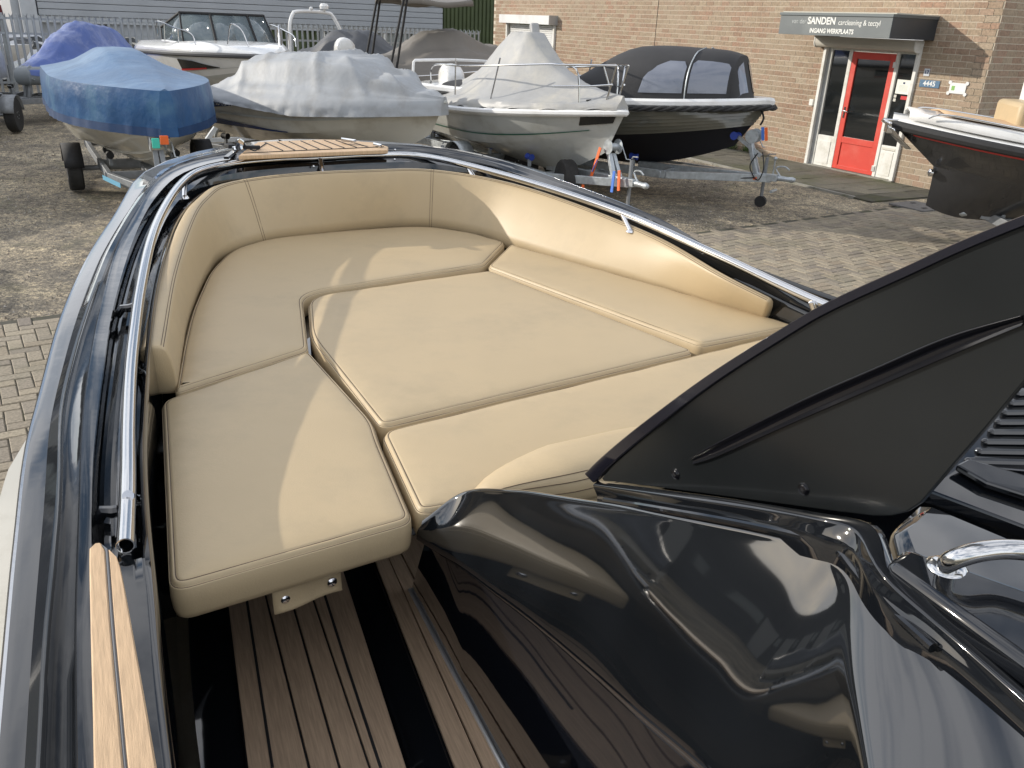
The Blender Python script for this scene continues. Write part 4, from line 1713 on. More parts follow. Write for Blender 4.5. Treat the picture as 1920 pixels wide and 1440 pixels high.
# front screen: slopes forward to the deck
fr = rows[-1]
ft = []
for i, p in enumerate(fr):
    s_ = p.y
    ft.append(Vector((2.50 + .20 * max(0, 1 - (abs(s_) / .55) ** 2), p.y * 1.02, b.sheer(.91) + .05)))
g = G()
g.grid([fr, [p.lerp(q, .5) for p, q in zip(fr, ft)], ft])
g.obj('front_panel', hoodm, hood)
for s_ in (1, -1):
    # side windows laid on the hood surface
    def hp(x, k, lift=.008):
        v = None
        for a_, c_ in zip(hx, hx[1:]):
            if a_.x <= x <= c_.x:
                v = a_.lerp(c_, (x - a_.x) / (c_.x - a_.x))
        v = v or hx[-1]
        sec = hoodsec(v.x, v.y, v.z, 60)
        z0 = sec[0].z
        for i in range(30):
            if (sec[i].z - z0) / v.y >= k:
                break
        p = sec[i]
        n_ = Vector((0, p.y, max(.1, (k ** 2) * .6))).normalized()
        p = p + n_ * lift
        return Vector((p.x, p.y * s_, p.z))
    for nm, outl in (('side_window', [(1.32, .14), (1.36, .34), (1.44, .56), (1.56, .70), (1.7, .76), (1.86, .70), (1.92, .14), (1.90, .12)]), ('side_window', [(2.0, .14), (1.99, .76), (2.43, .78), (2.46, .72), (2.46, .12)])):
        g = G()
        xs = sorted(set([q[0] for q in outl]))
        x0, x1 = min(xs), max(xs)
        rws = []
        for j in range(13):
            x = x0 + (x1 - x0) * j / 12
            if len(outl) == 8:
                top_ = lin([(1.32, .16), (1.37, .38), (1.45, .56), (1.57, .68), (1.72, .75), (1.87, .73), (1.92, .62)], x)
            else:
                top_ = .76 if 2.01 < x < 2.43 else .70
            rws.append([hp(x, .12 + (top_ - .12) * k / 6) for k in range(7)])
        g.grid(rws)
        g.obj(nm, hoodw, hood, angle=80)
    g = G()
    g.tube([hp(1.96, k / 12, .012) for k in range(13)], .010, 6)
    g.obj('zip_seam', galv, hood)
for yc in (-.27, .27):
    g = G()

    def fp(y, k):
        i = min(range(len(fr)), key=lambda i: abs(fr[i].y - y) + (10 if i > 24 else 0))
        return fr[i].lerp(ft[i], k) + Vector((.012, 0, .006))
    g.grid([[fp(yc - .2, k) for k in (.15, .5, .85)], [fp(yc, k) for k in (.15, .5, .85)], [fp(yc + .2, k) for k in (.15, .5, .85)]])
    g.obj('front_window', hoodw, hood)
for s_ in (-1, 1):
    g = G()
    g.tube([(-.9, s_ * .95, 1.44), (-.7, s_ * .93, 1.60), (-.3, s_ * .97, 1.58), (.1, s_ * 1.0, 1.46)], .014, 8)
    g.obj('folded_frame', steel, bt)
pz = b.side(1, .55, 0)
g = G()
g.box((1.15, -1.10, 1.30), (.1, .03, .05))
g.obj('side_fitting', steel, bt, bevel=.008)
tr = trailer('boat_trailer', 'new galvanised trailer with blue keel rollers and tall winch post under the dark clinker sloop', (p0[0] + .0, p0[1] - .0, 0), R(-34), 6.9, 1.9, .38, -.6, 1.5, galv, .30, wz=1.02, winch_x=2.9, coupz=.45)
g = G()
g.beam((3.0, 0, .75), (2.62, 0, .98), .05, .05)
g.obj('bow_support_arm', galv, tr)
g = G()
g.lathe((2.58, -.09, 1.0), (0, 1, 0), [(.02, 0), (.06, 0), (.035, .09), (.06, .18), (.02, .18)], 14)
g.obj('bow_roller', bluer, tr)
g = G()
g.tube(crv([(2.92, .0, 1.18), (2.95, 0, 1.3), (2.8, 0, 1.5)], 8), .016, 6)
g.obj('winch_strap', blackrub, tr)
for d_, m_ in ((.0, bluestrap), (.05, orange)):
    g = G()
    g.beam((2.98 + d_, -.06, 1.16), (3.02 + d_, -.08, .98), .04, .014)
    g.obj('strap_end', m_, tr)
g = G()
g.tube(crv([(3.05, -.1, .82), (3.12, -.16, .6), (3.05, -.14, .42), (2.9, -.12, .6), (2.98, -.1, .8)], 24), .009, 6)
g.tube(crv([(3.0, -.12, .45), (2.6, -.2, .40), (2.0, -.3, .36), (1.4, -.45, .42)], 20), .009, 6)
g.obj('cable', blackrub, tr)
g = G()
g.box((3.0, -.115, .44), (.05, .012, .04))
g.obj('orange_reflector', orange, tr)
g = G()
g.tube([(3.3, -.22, .30), (3.3, .0, .30)], .022, 8)
g.tube([(3.22, 0, .5), (3.22, 0, .72)], .012, 6)
g.ball((3.22, 0, .74), .03, 8)
g.obj('clamp_handle', galv, tr)

# ================================================= 7: grey and white tender at the right edge
YT = R(170)
p0 = (7.50, 9.95, 0)
bt = thing('tender_boat', 'charcoal tender with red line, white deck and chrome bow anchor at the right edge', 'boat', p0, YT, 'boats stored in the yard')
b = Boat(6.2, 2.5, 1.02, 1.48, .40, .75, .66, .60, .50, 4.2, rs=2.2, kp=.12, ke=.90, sm=.0, cr=.35)
chm = M('charcoal_gelcoat', (.030, .031, .034), .22, coat=.5, var=.1)
hullmesh(b, bt, [chm], [(0, 1, 0)], bulge=.04)
rubrail(b, bt, blackrub, .055, -.02, .02)
stripe(b, bt, redp, .76, .815, .05, .985, 'red_line', bulge=.04, off=.02)
deckmesh(b, bt, white, .12)
g = G()
rows = []
for i in range(16):
    t = .62 + .36 * i / 15
    h = b.hb(t) * .80
    z = b.sheer(t)
    rows.append([Vector((b.X(t, z), h * q, z + zz)) for q, zz in ((-1, .08), (-.9, .17), (0, .21), (.9, .17), (1, .08))])
g.grid(rows)
g.obj('foredeck_lid', white, bt, solid=.02)
g = G()
rows = []
for i in range(12):
    t = .70 + .23 * i / 11
    h = b.hb(t) * .62
    z = b.sheer(t)
    rows.append([Vector((b.X(t, z), h * q, z + .225 - .03 * abs(q))) for q in (-1, 0, 1)])
g.grid(rows)
g.obj('teak_pad', teak, bt, solid=-.012)
g = G()
g.box((1.25, 0, 1.70), (.7, 1.1, .75))
g.box((1.15, 0, 2.15), (.4, 1.0, .4), M3=Matrix.Rotation(R(-18), 3, 'Y'))
g.obj('console', white, bt, bevel=.08)
g = G()
g.box((1.72, 0, 1.62), (.30, .8, .36))
g.obj('seat_cushion', vinyl, bt, bevel=.05)
for s_ in (1, -1):
    pts = [Vector((b.X(t, 1.6), s_ * b.hb(t) * .82, b.sheer(t) + z)) for t, z in ((.50, .12), (.54, .20), (.75, .22), (.92, .22), (.95, .14))]
    rail(bt, pts, [(Vector((b.X(.74, 1.6), s_ * b.hb(.74) * .82, b.sheer(.74) + .22)), Vector((b.X(.74, 1.6), s_ * b.hb(.74) * .82, b.sheer(.74) + .08)))], .012)
bx = b.X(1, 1.5)
g = G()
g.box((bx - .12, 0, 1.50), (.46, .10, .05))
g.box((bx + .06, .0, 1.48), (.04, .42, .04))
g.box((bx + .02, .0, 1.42), (.08, .16, .12))
g.obj('bow_roller_plate', chrome, bt, bevel=.012)
g = G()
rows = []
for i in range(9):
    k = i / 8
    z = 1.42 - .24 * k
    w_ = .19 * (1 - k) ** .7 + .01
    rows.append([Vector((b.X(1, z) + .09 + .02 * math.sin(k * 3), q * w_, z)) for q in (-1, -.5, 0, .5, 1)])
    rows[-1][2].x += .05
g.grid(rows)
g.obj('plough_anchor', chrome, bt, solid=.015)
g = G()
g.lathe((b.X(1, .95) - .0, .03, .93), (1, .2, 0), [(.02, 0), (.045, .03), (.045, .06), (.01, .08)], 12)
g.obj('bow_eye', chrome, bt)
tr = trailer('boat_trailer', 'dark trailer in the shade below the charcoal tender', p0, YT, 4.0, 1.5, .30, .2, .5, galvd, .22, post=False, rollers=False)
g = G()

# ================================================= 8: dark covered boat with white arch
yw = R(-20)
p0 = (-4.3, 22.8, 0)
bt = thing('arch_boat', 'boat under a charcoal cover with a tall white tubular radar arch', 'boat', p0, yw, 'boats stored in the yard')
b = Boat(4.4, 1.9, 1.05, 1.2, .5, .75, .84, .6, .5, 2.4)
AZ = -.33
hullmesh(b, bt, [white], [(0, 1, 0)])
covermesh(b, bt, darkcov, [(0, .2), (.22, .5), (.40, .92), (.55, .92), (.75, .45), (1, .05)], [(0, 1), (.35, .97), (.5, .8), (.95, .08), (1, 0)], .15, wr=.04, seed=41)
g = G()
g.tube(crv([(-1.5, -.85, 1.05), (-1.5, -.80, 2.0), (-1.45, -.72, 2.34), (-1.4, -.6, 2.42), (-1.3, 0, 2.44), (-1.2, .45, 2.42), (-1.1, .6, 2.34), (-.9, .8, 1.8), (-.8, .85, 1.3)], 60), .045, 10)
g.obj('arch', white, bt)
g = G()
g.lathe((-1.2, .35, 2.46), (0, 0, 1), [(.03, 0), (.03, .04), (.11, .05), (.12, .12), (.08, .18), (.01, .19)], 14)
g.obj('antenna_dome', white, bt)
g = G()
g.lathe((-1.3, -.1, 2.46), (0, 0, 1), [(.02, 0), (.05, .03), (.05, .07), (.01, .09)], 10)
g.obj('antenna_dome', white, bt)
trailer('boat_trailer', 'trailer hidden behind the silver covered boat, under the radar arch boat', p0, yw, 5.6, 1.8, .45, -.3, 1.2, galvd)

# ================================================= 9: taupe covered boat with red and black hull and bimini
yw = R(28)
p0 = (-1.75, 21.2, 0)
bt = thing('bimini_boat', 'black hulled boat with red stripe under a taupe cover and folded bimini frame', 'boat', p0, yw, 'boats stored in the yard')
b = Boat(5.0, 2.0, 1.15, 1.60, .5, .85, .84, .6, .5, 2.4)
hullmesh(b, bt, [chm], [(0, 1, 0)])
stripe(b, bt, M('dark_red', (.20, .015, .015), .4), .78, .92, .0, .99, 'red_band', off=.02)
rubrail(b, bt, steel, .03)
covermesh(b, bt, taupecov, [(0, .22), (.18, .4), (.38, .86), (.50, .88), (.7, .45), (.9, .12), (1, .03)], [(0, 1), (.25, .97), (.6, .5), (.93, .08), (1, 0)], .10, wr=.04, seed=51, over=.02)
for s_ in (1, -1):
    for x in (-1.9, -1.75):
        g = G()
        g.tube([(x, s_ * .9, 1.3), (-1.55 + (x + 1.9) * .5, s_ * .9, 2.78)], .028, 8)
        g.obj('bimini_leg', blackrub, bt)
g = G()
rows = []
for i in range(9):
    x = -1.6 + 1.7 * i / 8
    rows.append([Vector((x, .92 * q, 2.76 + .10 * (1 - q * q) + .03 * math.sin(i) - (0.10 if abs(q) == 1 else 0))) for q in (-1, -.97, -.5, 0, .5, .97, 1)])
g.grid(rows)
g.obj('bimini_canvas', taupecov, bt, solid=.03)
ob = thing('outboard_motor', 'white outboard cowl at the stern of the taupe covered boat below the bimini', 'outboard motor', p0, yw)
outboard(ob, -2.4, 1.5, white, .9, 0)
trailer('boat_trailer', 'trailer hidden under the taupe covered boat with the red stripe', p0, yw, 5.6, 1.8, .45, -.3, 1.2, galvd)

# ================================================= 10: covered boat cut by the left edge
yw = R(-80)
p0 = (-11.72, 16.2, 0)
bt = thing('motor_boat', 'silver covered boat cut off by the left edge of the photo', 'boat', p0, R(-75), 'boats stored in the yard')
b = Boat(5.6, 2.2, 1.4, 1.5, .6, .95, .84, .6, .5, 2.4)
hullmesh(b, bt, [lgrey], [(0, 1, 0)])
covermesh(b, bt, silvcov, [(0, .3), (.3, .7), (.5, .8), (.8, .4), (1, .1)], [(0, 1), (.4, .9), (.95, .1), (1, 0)], .55, wr=.05, seed=61)
trailer('boat_trailer', 'black tyred trailer at the left edge of the photo under a silver covered boat', (-10.95, 16.4, 0), R(-75), 5.9, 1.95, .5, -.3, 1.4, galvd, .33)
# 11: hard top boat beyond the fence
bt = thing('hardtop_boat', 'large white boat with a curved beige hard top standing beyond the fence', 'boat', (-18.2, 25.6, 0), R(20), 'boats stored in the yard')
g = G()
pts = crv([(-3.4, -1.0, 3.0), (-2.8, -1.2, 2.75), (-1.5, -1.25, 2.52), (0, -1.25, 2.45), (1.3, -1.2, 2.48), (2.2, -.8, 2.52), (2.35, 0, 2.55), (2.2, .8, 2.55), (1.3, 1.2, 2.52), (-1.5, 1.25, 2.6), (-3.4, 1.0, 3.0)], 60)
rows = [pts, [p + Vector((0, 0, .14)) for p in pts]]
g.grid(rows)
g.tube(pts, .06, 8)
g.obj('hard_top_rim', M('beige_gelcoat', (.50, .46, .36), .4), bt, solid=.03)
for x, y in ((-2.0, -1.1), (1.0, -1.1), (1.6, -1.0), (-2.0, 1.1), (1.0, 1.1)):
    g = G()
    g.beam((x, y, 1.2), (x - .25, y, 2.6), .16, .12)
    g.obj('roof_pillar', white, bt, bevel=.03)
g = G()
b = Boat(7.0, 2.6, 1.0, 1.2, .3, .6, .84, .6, .5, 2.4)
hullmesh(b, bt, [white], [(0, 1, 0)])
# 12, 13: two boats standing to the left of the picture; they shade the gravel
for (x, y, rz, lb) in ((-10.8, 11.6, R(95), 'dark covered boat outside the left edge of the photo, farther of two'), (-9.3, 6.2, R(80), 'dark covered boat outside the left edge of the photo, nearer of two')):
    bt = thing('motor_boat', lb, 'boat', (x, y, 0), rz, 'boats stored in the yard')
    b = Boat(5.0, 2.1, 1.2, 1.3, .5, .85, .84, .6, .5, 2.4)
    hullmesh(b, bt, [white], [(0, 1, 0)])
    covermesh(b, bt, darkcov, [(0, .3), (.3, .5), (.5, .6), (.8, .3), (1, .1)], [(0, 1), (.4, .9), (.95, .1), (1, 0)], .15, wr=.04, seed=71)
    trailer('boat_trailer', 'trailer under the ' + lb[5:], (x, y, 0), rz, 5.4, 1.8, .42, -.3, 1.3, galvd)
# two dark fence boards leaning by the fence
for k, (px, lb) in enumerate((((37, 100)), 'left one of two dark pointed boards standing against the fence'), (((70, 97)), 'right one of two dark pointed boards standing against the fence')) if False else []:
    pass

hl = thing('unseen_dark_hall', 'unseen dark grey hall added left of the yard to darken the console reflections', 'building', (-27, 4, 0), R(90))  # unseen hall, added so the glossy console reflects dark instead of bright sky
dkc = M('dark_grey_cladding', (.06, .062, .065), .6, var=.2, vscale=1)
g = G()
g.box((0, 0, 3.2), (56, .3, 6.4))
g.obj('wall', dkc, hl, smooth=False)
for k in range(9):
    g = G()
    g.box((-24 + k * 6, -.2, 1.9), (3.4, .12, 3.6))
    g.obj('roller_door', M('pale_door', (.30, .30, .29), .5) if k == 0 else bpy.data.materials['pale_door'], hl, smooth=False)
    g = G()
    g.box((-21.3 + k * 6, -.2, 3.0), (1.2, .1, 1.0))
    g.obj('window', glz, hl, smooth=False)

for px, lb in ((48, 'left one of two dark tapered boards standing beyond the fence'), (76, 'right one of two dark tapered boards standing beyond the fence')):
    q = P(px, 128, 0)
    g = G()
    g.prism([(-.16, 0, 0), (.16, 0, 0), (.17, 0, .9), (.05, 0, 1.25), (-.05, 0, 1.25), (-.17, 0, .9)], (0, .06, 0))
    o = g.obj('standing_board', blackrub, bevel=.01)
    o.location = (q.x, q.y, 0)
    tag(o, lb, 'board', 'dark boards beyond the fence')
# ================================================= the near boat
AX = Vector((-.45, .893, 0)).normalized()     # its bow direction
sl_ = thing('black_sloop', 'glossy black open boat with cushioned bow lounge, steel rail and teak decks in the foreground', 'boat', (-.3, 2.0, 0))


def near(g, name, mats, parent=None, **k):
    return g.obj(name, mats, parent or sl_, world=True, **k)


def C(tab, back=1.6, fwd=1.6, n=400):
    pts = [P(*a) for a in tab]
    if back:
        d = (pts[0] - pts[1]).normalized()
        d.z = 0
        pts = [pts[0] + d * back, pts[0] + d * back * .5] + pts
    if fwd:
        d = (pts[-1] - pts[-2]).normalized()
        d.z *= .6
        pts = pts + [pts[-1] + d * fwd * .5, pts[-1] + d * fwd]
    return crv(pts, n)


RAIL = [(236, 1005, 1.515), (240, 900, 1.525), (241, 800, 1.54), (245, 700, 1.565), (253, 620, 1.59), (264, 540, 1.62), (282, 455, 1.66), (303, 400, 1.685), (335, 350, 1.71), (370, 323, 1.72),
        (430, 308, 1.725), (520, 299, 1.74), (600, 296, 1.745), (700, 291, 1.745), (800, 294, 1.735), (967, 334, 1.70), (1162, 398, 1.65), (1342, 477, 1.60), (1550, 573, 1.54)]
C0 = [(0, 1380, 1.44), (29, 1048, 1.45), (52, 840, 1.47), (69, 775, 1.475), (94, 675, 1.485), (115, 600, 1.50), (142, 533, 1.515), (175, 467, 1.53), (217, 404, 1.56), (264, 340, 1.61), (310, 303, 1.65),
      (396, 274, 1.69), (520, 262, 1.71), (620, 262, 1.715), (700, 264, 1.71), (770, 268, 1.705), (850, 280, 1.69), (967, 309, 1.665), (1063, 342, 1.64), (1217, 402, 1.605), (1342, 473, 1.555), (1579, 563, 1.50)]
C1 = [(88, 1440, 1.462), (95, 1215, 1.475), (108, 1073, 1.485), (121, 882, 1.50), (122, 771, 1.508), (142, 675, 1.518), (167, 592, 1.533), (192, 520, 1.55), (216, 462, 1.567), (262, 385, 1.62), (305, 335, 1.665),
      (360, 300, 1.705), (430, 285, 1.73), (520, 277, 1.745), (620, 274, 1.75), (760, 274, 1.745), (850, 285, 1.725), (967, 313, 1.69), (1217, 406, 1.62), (1342, 477, 1.57), (1579, 567, 1.515)]
C2 = [(148, 1440, 1.48), (146, 1340, 1.48), (145, 1173, 1.49), (150, 1000, 1.50), (155, 840, 1.512), (165, 717, 1.525), (187, 592, 1.54), (221, 467, 1.575), (258, 396, 1.625), (292, 346, 1.67), (345, 308, 1.715),
      (430, 292, 1.745), (520, 285, 1.76), (600, 282, 1.765), (700, 278, 1.765), (780, 280, 1.755), (860, 291, 1.735), (967, 320, 1.70), (1063, 352, 1.675), (1217, 411, 1.635), (1342, 481, 1.585), (1579, 571, 1.525)]
C3 = [(178, 1440, 1.48), (176, 1200, 1.49), (171, 977, 1.50), (176, 842, 1.512), (196, 675, 1.53), (214, 571, 1.545), (244, 467, 1.58), (273, 400, 1.625), (305, 355, 1.67), (355, 318, 1.71), (430, 300, 1.738),
      (520, 291, 1.752), (600, 287, 1.758), (700, 282, 1.758), (780, 284, 1.748), (860, 296, 1.725), (967, 326, 1.69), (1217, 416, 1.628), (1342, 486, 1.578), (1579, 576, 1.518)]
C6 = [(321, 1440, 1.455), (300, 1277, 1.465), (287, 1090, 1.485), (275, 985, 1.505), (268, 842, 1.53), (277, 675, 1.56), (292, 550, 1.585), (312, 467, 1.605), (340, 402, 1.62), (385, 360, 1.645), (454, 340, 1.66),
      (600, 326, 1.685), (700, 321, 1.685), (800, 319, 1.68), (925, 337, 1.655), (1050, 373, 1.625), (1217, 437, 1.583), (1342, 503, 1.54), (1437, 549, 1.50), (1530, 594, 1.475)]
rail_l = C(RAIL)
NS = 150
mst = resample(rail_l, NS)
cv = [C(x) for x in (C0, C1, C2, C3, C6)]


def offs(poly, p, n):
    best = None
    for a, b_ in zip(poly, poly[1:]):
        d = b_ - a
        det = n.x * (-d.y) - n.y * (-d.x)
        if abs(det) < 1e-9:
            continue
        rx, ry = a.x - p.x, a.y - p.y
        s_ = (rx * (-d.y) - ry * (-d.x)) / det
        t = (n.x * ry - n.y * rx) / det
        if -.01 <= t <= 1.01 and abs(s_) < 1.5:
            if best is None or abs(s_) < abs(best[0]):
                best = (s_, a.z + d.z * t)
    return best


nrm = []
for i in range(NS):
    a, b_ = mst[max(0, i - 2)], mst[min(NS - 1, i + 2)]
    d = b_ - a
    nrm.append(Vector((-d.y, d.x, 0)).normalized())      # outboard (path runs aft-left > bow > right)
OFF = []
for poly in cv:
    o_ = [offs(poly, p, n) for p, n in zip(mst, nrm)]
    last = next(q for q in o_ if q)
    for i in range(NS):
        if o_[i] is None:
            o_[i] = last
        last = o_[i]
    for _ in range(3):
        o_ = [((o_[max(0, i - 1)][0] + 2 * o_[i][0] + o_[min(NS - 1, i + 1)][0]) / 4, (o_[max(0, i - 1)][1] + 2 * o_[i][1] + o_[min(NS - 1, i + 1)][1]) / 4) for i in range(NS)]
    OFF.append(o_)


def row(k, dn=0, dz=0, a=None, f=0):
    """points of curve k moved dn outboard and dz up; with a: blend f towards curve a"""
    out = []
    for i in range(NS):
        s_, z = OFF[k][i]
        if a is not None:
            s_ = s_ + (OFF[a][i][0] - s_) * f
            z = z + (OFF[a][i][1] - z) * f
        q = mst[i] + nrm[i] * (s_ + dn)
        q.z = z + dz
        out.append(q)
    return out


# where the deck has the long recessed channel beside the rail
i_end = min(range(NS), key=lambda i: (mst[i] - P(236, 1000, 1.53)).length)


def dip(i):
    return 0 if i <= i_end - 1 else 1


def rowc(k, a, f, depth):
    r0 = row(k, 0, 0, a, f)
    for i in range(NS):
        r0[i].z -= depth * dip(i)
    return r0


# blends are measured from curve 3 (channel edge) to curve 6 (inner lip; index 4)
rows = [row(0, -.012, -.035), row(0, .006, -.012), row(0, 0, 0), row(0, -.012, .004), row(0, -.05, -.004 + .004, 1, .25), row(0, 0, -.002, 1, .55), row(0, 0, .006, 1, .85), row(1, .012, .008), row(1, 0, .0),
        row(1, 0, -.012, 2, .12), row(1, 0, -.010, 2, .55), row(1, 0, -.004, 2, .86), row(2, .004, .004), row(2, 0, .008), row(2, -.006, .006),
        row(2, 0, .003, 3, .6), row(3, 0, .002), rowc(3, 4, .02, .012), rowc(3, 4, .06, .055), rowc(3, 4, .14, .062), rowc(3, 4, .17, .040), rowc(3, 4, .30, .038), rowc(3, 4, .33, .055), rowc(3, 4, .42, .055),
        rowc(3, 4, .46, .015), rowc(3, 4, .50, -.008), rowc(3, 4, .68, -.008), rowc(3, 4, .71, .02), rowc(3, 4, .75, .045), rowc(3, 4, .85, .045), rowc(3, 4, .88, .02), rowc(3, 4, .91, .002),
        row(4, .0, .004), row(4, -.004, 0), row(4, -.006, -.02), row(4, -.004, -.30), row(4, -.006, -.56)]
g = G()
g.grid(rows)
deck = near(g, 'gunwale_moulding', gel2, angle=40)
for p_ in range(1):
    pass
# webs crossing the channel
for px, py, z in ((236, 562, 1.565), (225, 938, 1.505)):
    q = P(px, py, z)
    i = min(range(NS), key=lambda i: (mst[i] - q).length)
    a = rowc(3, 4, .05, .03)[i]
    c_ = rowc(3, 4, .46, .02)[i]
    g = G()
    g.tube([a, a.lerp(c_, .35) + Vector((0, 0, .014)), a.lerp(c_, .7) + Vector((0, 0, .004)), c_], .013, 8)
    near(g, 'channel_web', gel)
# thin bright edge strip on the outer rim
g = G()
g.tube(row(0, .004, -.004), .005, 6)
near(g, 'rim_strip', steel)
# outside skin and bottom
ctr = []
hullrows = []
lv = [(-.035, 0.0, -.0), (-.10, .004, 1.0), (-.29, .0, 1.0), (-.30, .165, 1), (-.33, .175, 1), (-.40, .165, 1), (-.62, .02, .95), (-.95, 0, .55), (-1.12, 0, .06)]
r0 = row(0, -.012, -.035)
for dz, dn, k in lv:
    out = []
    for i, p in enumerate(r0):
        tpr = max(0, min(1, (3.1 - p.y) / 1.0)) if dn > .1 else 1
        q = p + nrm[i] * dn * tpr
        if k < 1 and k > 0:
            o_ = Vector((-.25, 1.6, 0))
            along = (Vector((q.x, q.y, 0)) - o_).dot(AX)
            c_ = o_ + AX * min(along, 2.6)
            side_ = Vector((q.x, q.y, 0)) - c_
            kk = k
            q = c_ + side_ * kk
        q = Vector((q.x, q.y, max(.32, p.z + .035 + dz)))
        out.append(q)
    hullrows.append(out)
g = G()
g.grid(hullrows, mi=[0, 0, 1, 1, 1, 1, 1, 1])
near(g, 'hull', [gel, ivory], angle=40)
# transom and closing of the after end are out of sight; close the sheet so that it holds together
aft = [hullrows[j][0] for j in range(len(lv))] + [hullrows[j][-1] for j in range(len(lv) - 1, -1, -1)]
g = G()
g.add(aft, [tuple(range(len(aft)))])
near(g, 'transom', gel)

# main rail with feet
i_r = min(range(len(rail_l)), key=lambda i: (rail_l[i] - P(236, 1005, 1.53)).length)
rl = rail_l[i_r:]
g = G()
g.tube(rl[::2], .0165, 16, caps=False)
g.rings([[p for p in g.v[:16]], [Vector(p).lerp(sum((Vector(q) for q in g.v[:16]), Vector()) / 16, .15) for p in g.v[:16]], [Vector(p).lerp(sum((Vector(q) for q in g.v[:16]), Vector()) / 16 + Vector((0, .03, 0)), .25) for p in g.v[:16]]], caps=False)
rr = near(g, 'stainless_rail', steel, angle=60)
for (px, py, z), (qx, qy, qz) in (((346, 343, 1.686), (346, 370, 1.645)), ((601, 300, 1.738), (605, 325, 1.69)), ((874, 309, 1.72), (889, 333, 1.665)), ((1167, 402, 1.645), (1182, 433, 1.592)), ((1522, 566, 1.545), (1530, 592, 1.495)),
                                  ((246, 690, 1.565), (262, 700, 1.50)), ((240, 930, 1.535), (252, 936, 1.475))):
    a, c_ = P(px, py, z), P(qx, qy, qz)
    g = G()
    g.tube([a, c_], .0115, 12)
    g.lathe(c_ - Vector((0, 0, .004)), (0, 0, 1), [(.001, .010), (.014, .010), (.020, .004), (.021, 0)], 14)
    o = g.obj('rail_foot', chrome, rr)
    o.parent = rr
    o.matrix_parent_inverse = Matrix.Identity(4)

# ------------- teak on the foredeck hatch
def deckz(px, py):
    return 1.762


hz = 1.772
outl = [(447, 292), (463, 279), (484, 266), (600, 261.5), (640, 262), (700, 267), (728, 275), (727, 281)]
hp_ = [P(x, y, hz + (.012 - .00045 * (292 - y))) for x, y in outl]
g = G()
g.prism([p - Vector((0, 0, .02)) for p in hp_], (0, 0, .02))
ht = near(g, 'foredeck_pad', teak, bevel=.004, smooth=False)
hatch_c = sum(hp_, Vector()) / len(hp_)


def onpad(px, py):
    return P(px, py, hz + .014 - .00045 * (292 - py))


for a, c_ in (((455, 287), (720, 275)), ((500, 268), (478, 283)), ((497, 267), (530, 282)), ((520, 266), (552, 281)), ((542, 265), (575, 280)), ((564, 264), (598, 279)), ((586, 263.5), (622, 278)), ((608, 263), (645, 277)), ((630, 263), (668, 276)),
              ((655, 265), (690, 275.5)), ((478, 283), (470, 280))):
    g = G()
    g.beam(onpad(*a), onpad(*c_), .006, .003)
    near(g, 'caulk_seam', blackrub, ht) if False else near(g, 'caulk_seam', blackrub)
g = G()
g.tube(crv([P(446, 277, 1.79), P(446, 266, 1.83), P(452, 265, 1.84), P(457, 272, 1.80)], 14), .012, 10)
g.lathe(P(446, 279, 1.77), (0, 0, 1), [(.03, 0), (.028, .01), (.01, .014)], 12)
near(g, 'fairlead', chrome)
g = G()
g.beam(P(455, 276, 1.79), P(488, 276, 1.79), .028, .016)
g.beam(P(424, 274, 1.765), P(440, 273, 1.765), .06, .02)
near(g, 'black_latch', blackrub, bevel=.004)
g = G()
g.beam(P(424, 296, 1.757), P(446, 279, 1.762), .022, .012)
near(g, 'hatch_gutter', slotm)
g = G()
g.prism([P(640, 262, 1.79), P(668, 266, 1.79), P(662, 268, 1.788), P(640, 264.5, 1.79)], (0, 0, .012))
g.prism([P(700, 271, 1.785), P(716, 275, 1.78), P(712, 277, 1.78), P(700, 274, 1.783)], (0, 0, .012))
near(g, 'deck_fitting', chrome)
for px, py, z in ((741, 281, 1.762), (588, 312, 1.722), (740, 299, 1.73)):
    g = G()
    g.ball(P(px, py, z), .006, 8)
    near(g, 'snap_stud', chrome)

# ------------- teak inlay on the side deck (two planks, grey caulk)
def inl(tab):
    return [P(x, y, z) for x, y, z in tab]


def dz_(y):
    return 1.503 - (y - 1000) * .00003


def plank(name, left, right, mat, parent=None, h=.008):
    a = crv([P(x, y, dz_(y)) for x, y in left], 24)
    c_ = crv([P(x, y, dz_(y)) for x, y in right], 24)
    g = G()
    e = Vector((0, 0, h))
    rows = [[p - e for p in a], [p for p in a], [p + (q - p).normalized() * .003 + e * .4 for p, q in zip(a, c_)], [q + (p - q).normalized() * .003 + e * .4 for p, q in zip(a, c_)], [q for q in c_], [q - e for q in c_]]
    g.grid(rows)
    return near(g, name, mat, parent, angle=30)


plank('deck_plank', [(176, 1022), (168, 1030), (170, 1180), (174, 1330), (176, 1440), (180, 1620)], [(190, 1020), (197, 1032), (208, 1180), (222, 1330), (232, 1440), (252, 1620)], teak)
plank('deck_plank', [(203, 1032), (204, 1036), (215, 1180), (229, 1330), (239, 1440), (260, 1620)], [(207, 1035), (224, 1058), (248, 1180), (275, 1330), (294, 1440), (325, 1620)], teak)
plank('caulk_seam', [(190, 1022), (197, 1034), (208, 1180), (222, 1330), (232, 1440), (252, 1620)], [(203, 1032), (204, 1036), (215, 1180), (229, 1330), (239, 1440), (260, 1620)], caulk, h=.007)

# ------------- cockpit liner, sole and teak floor
FZ = .95
g = G()
inner = row(4, -.03, 0)
pts = [Vector((p.x, p.y, FZ - .02)) for p in inner[5:-5:3]]
g.add(pts + [p + Vector((0, 0, -.03)) for p in pts], [tuple(range(len(pts)))])
near(g, 'cockpit_sole', gel, smooth=False)


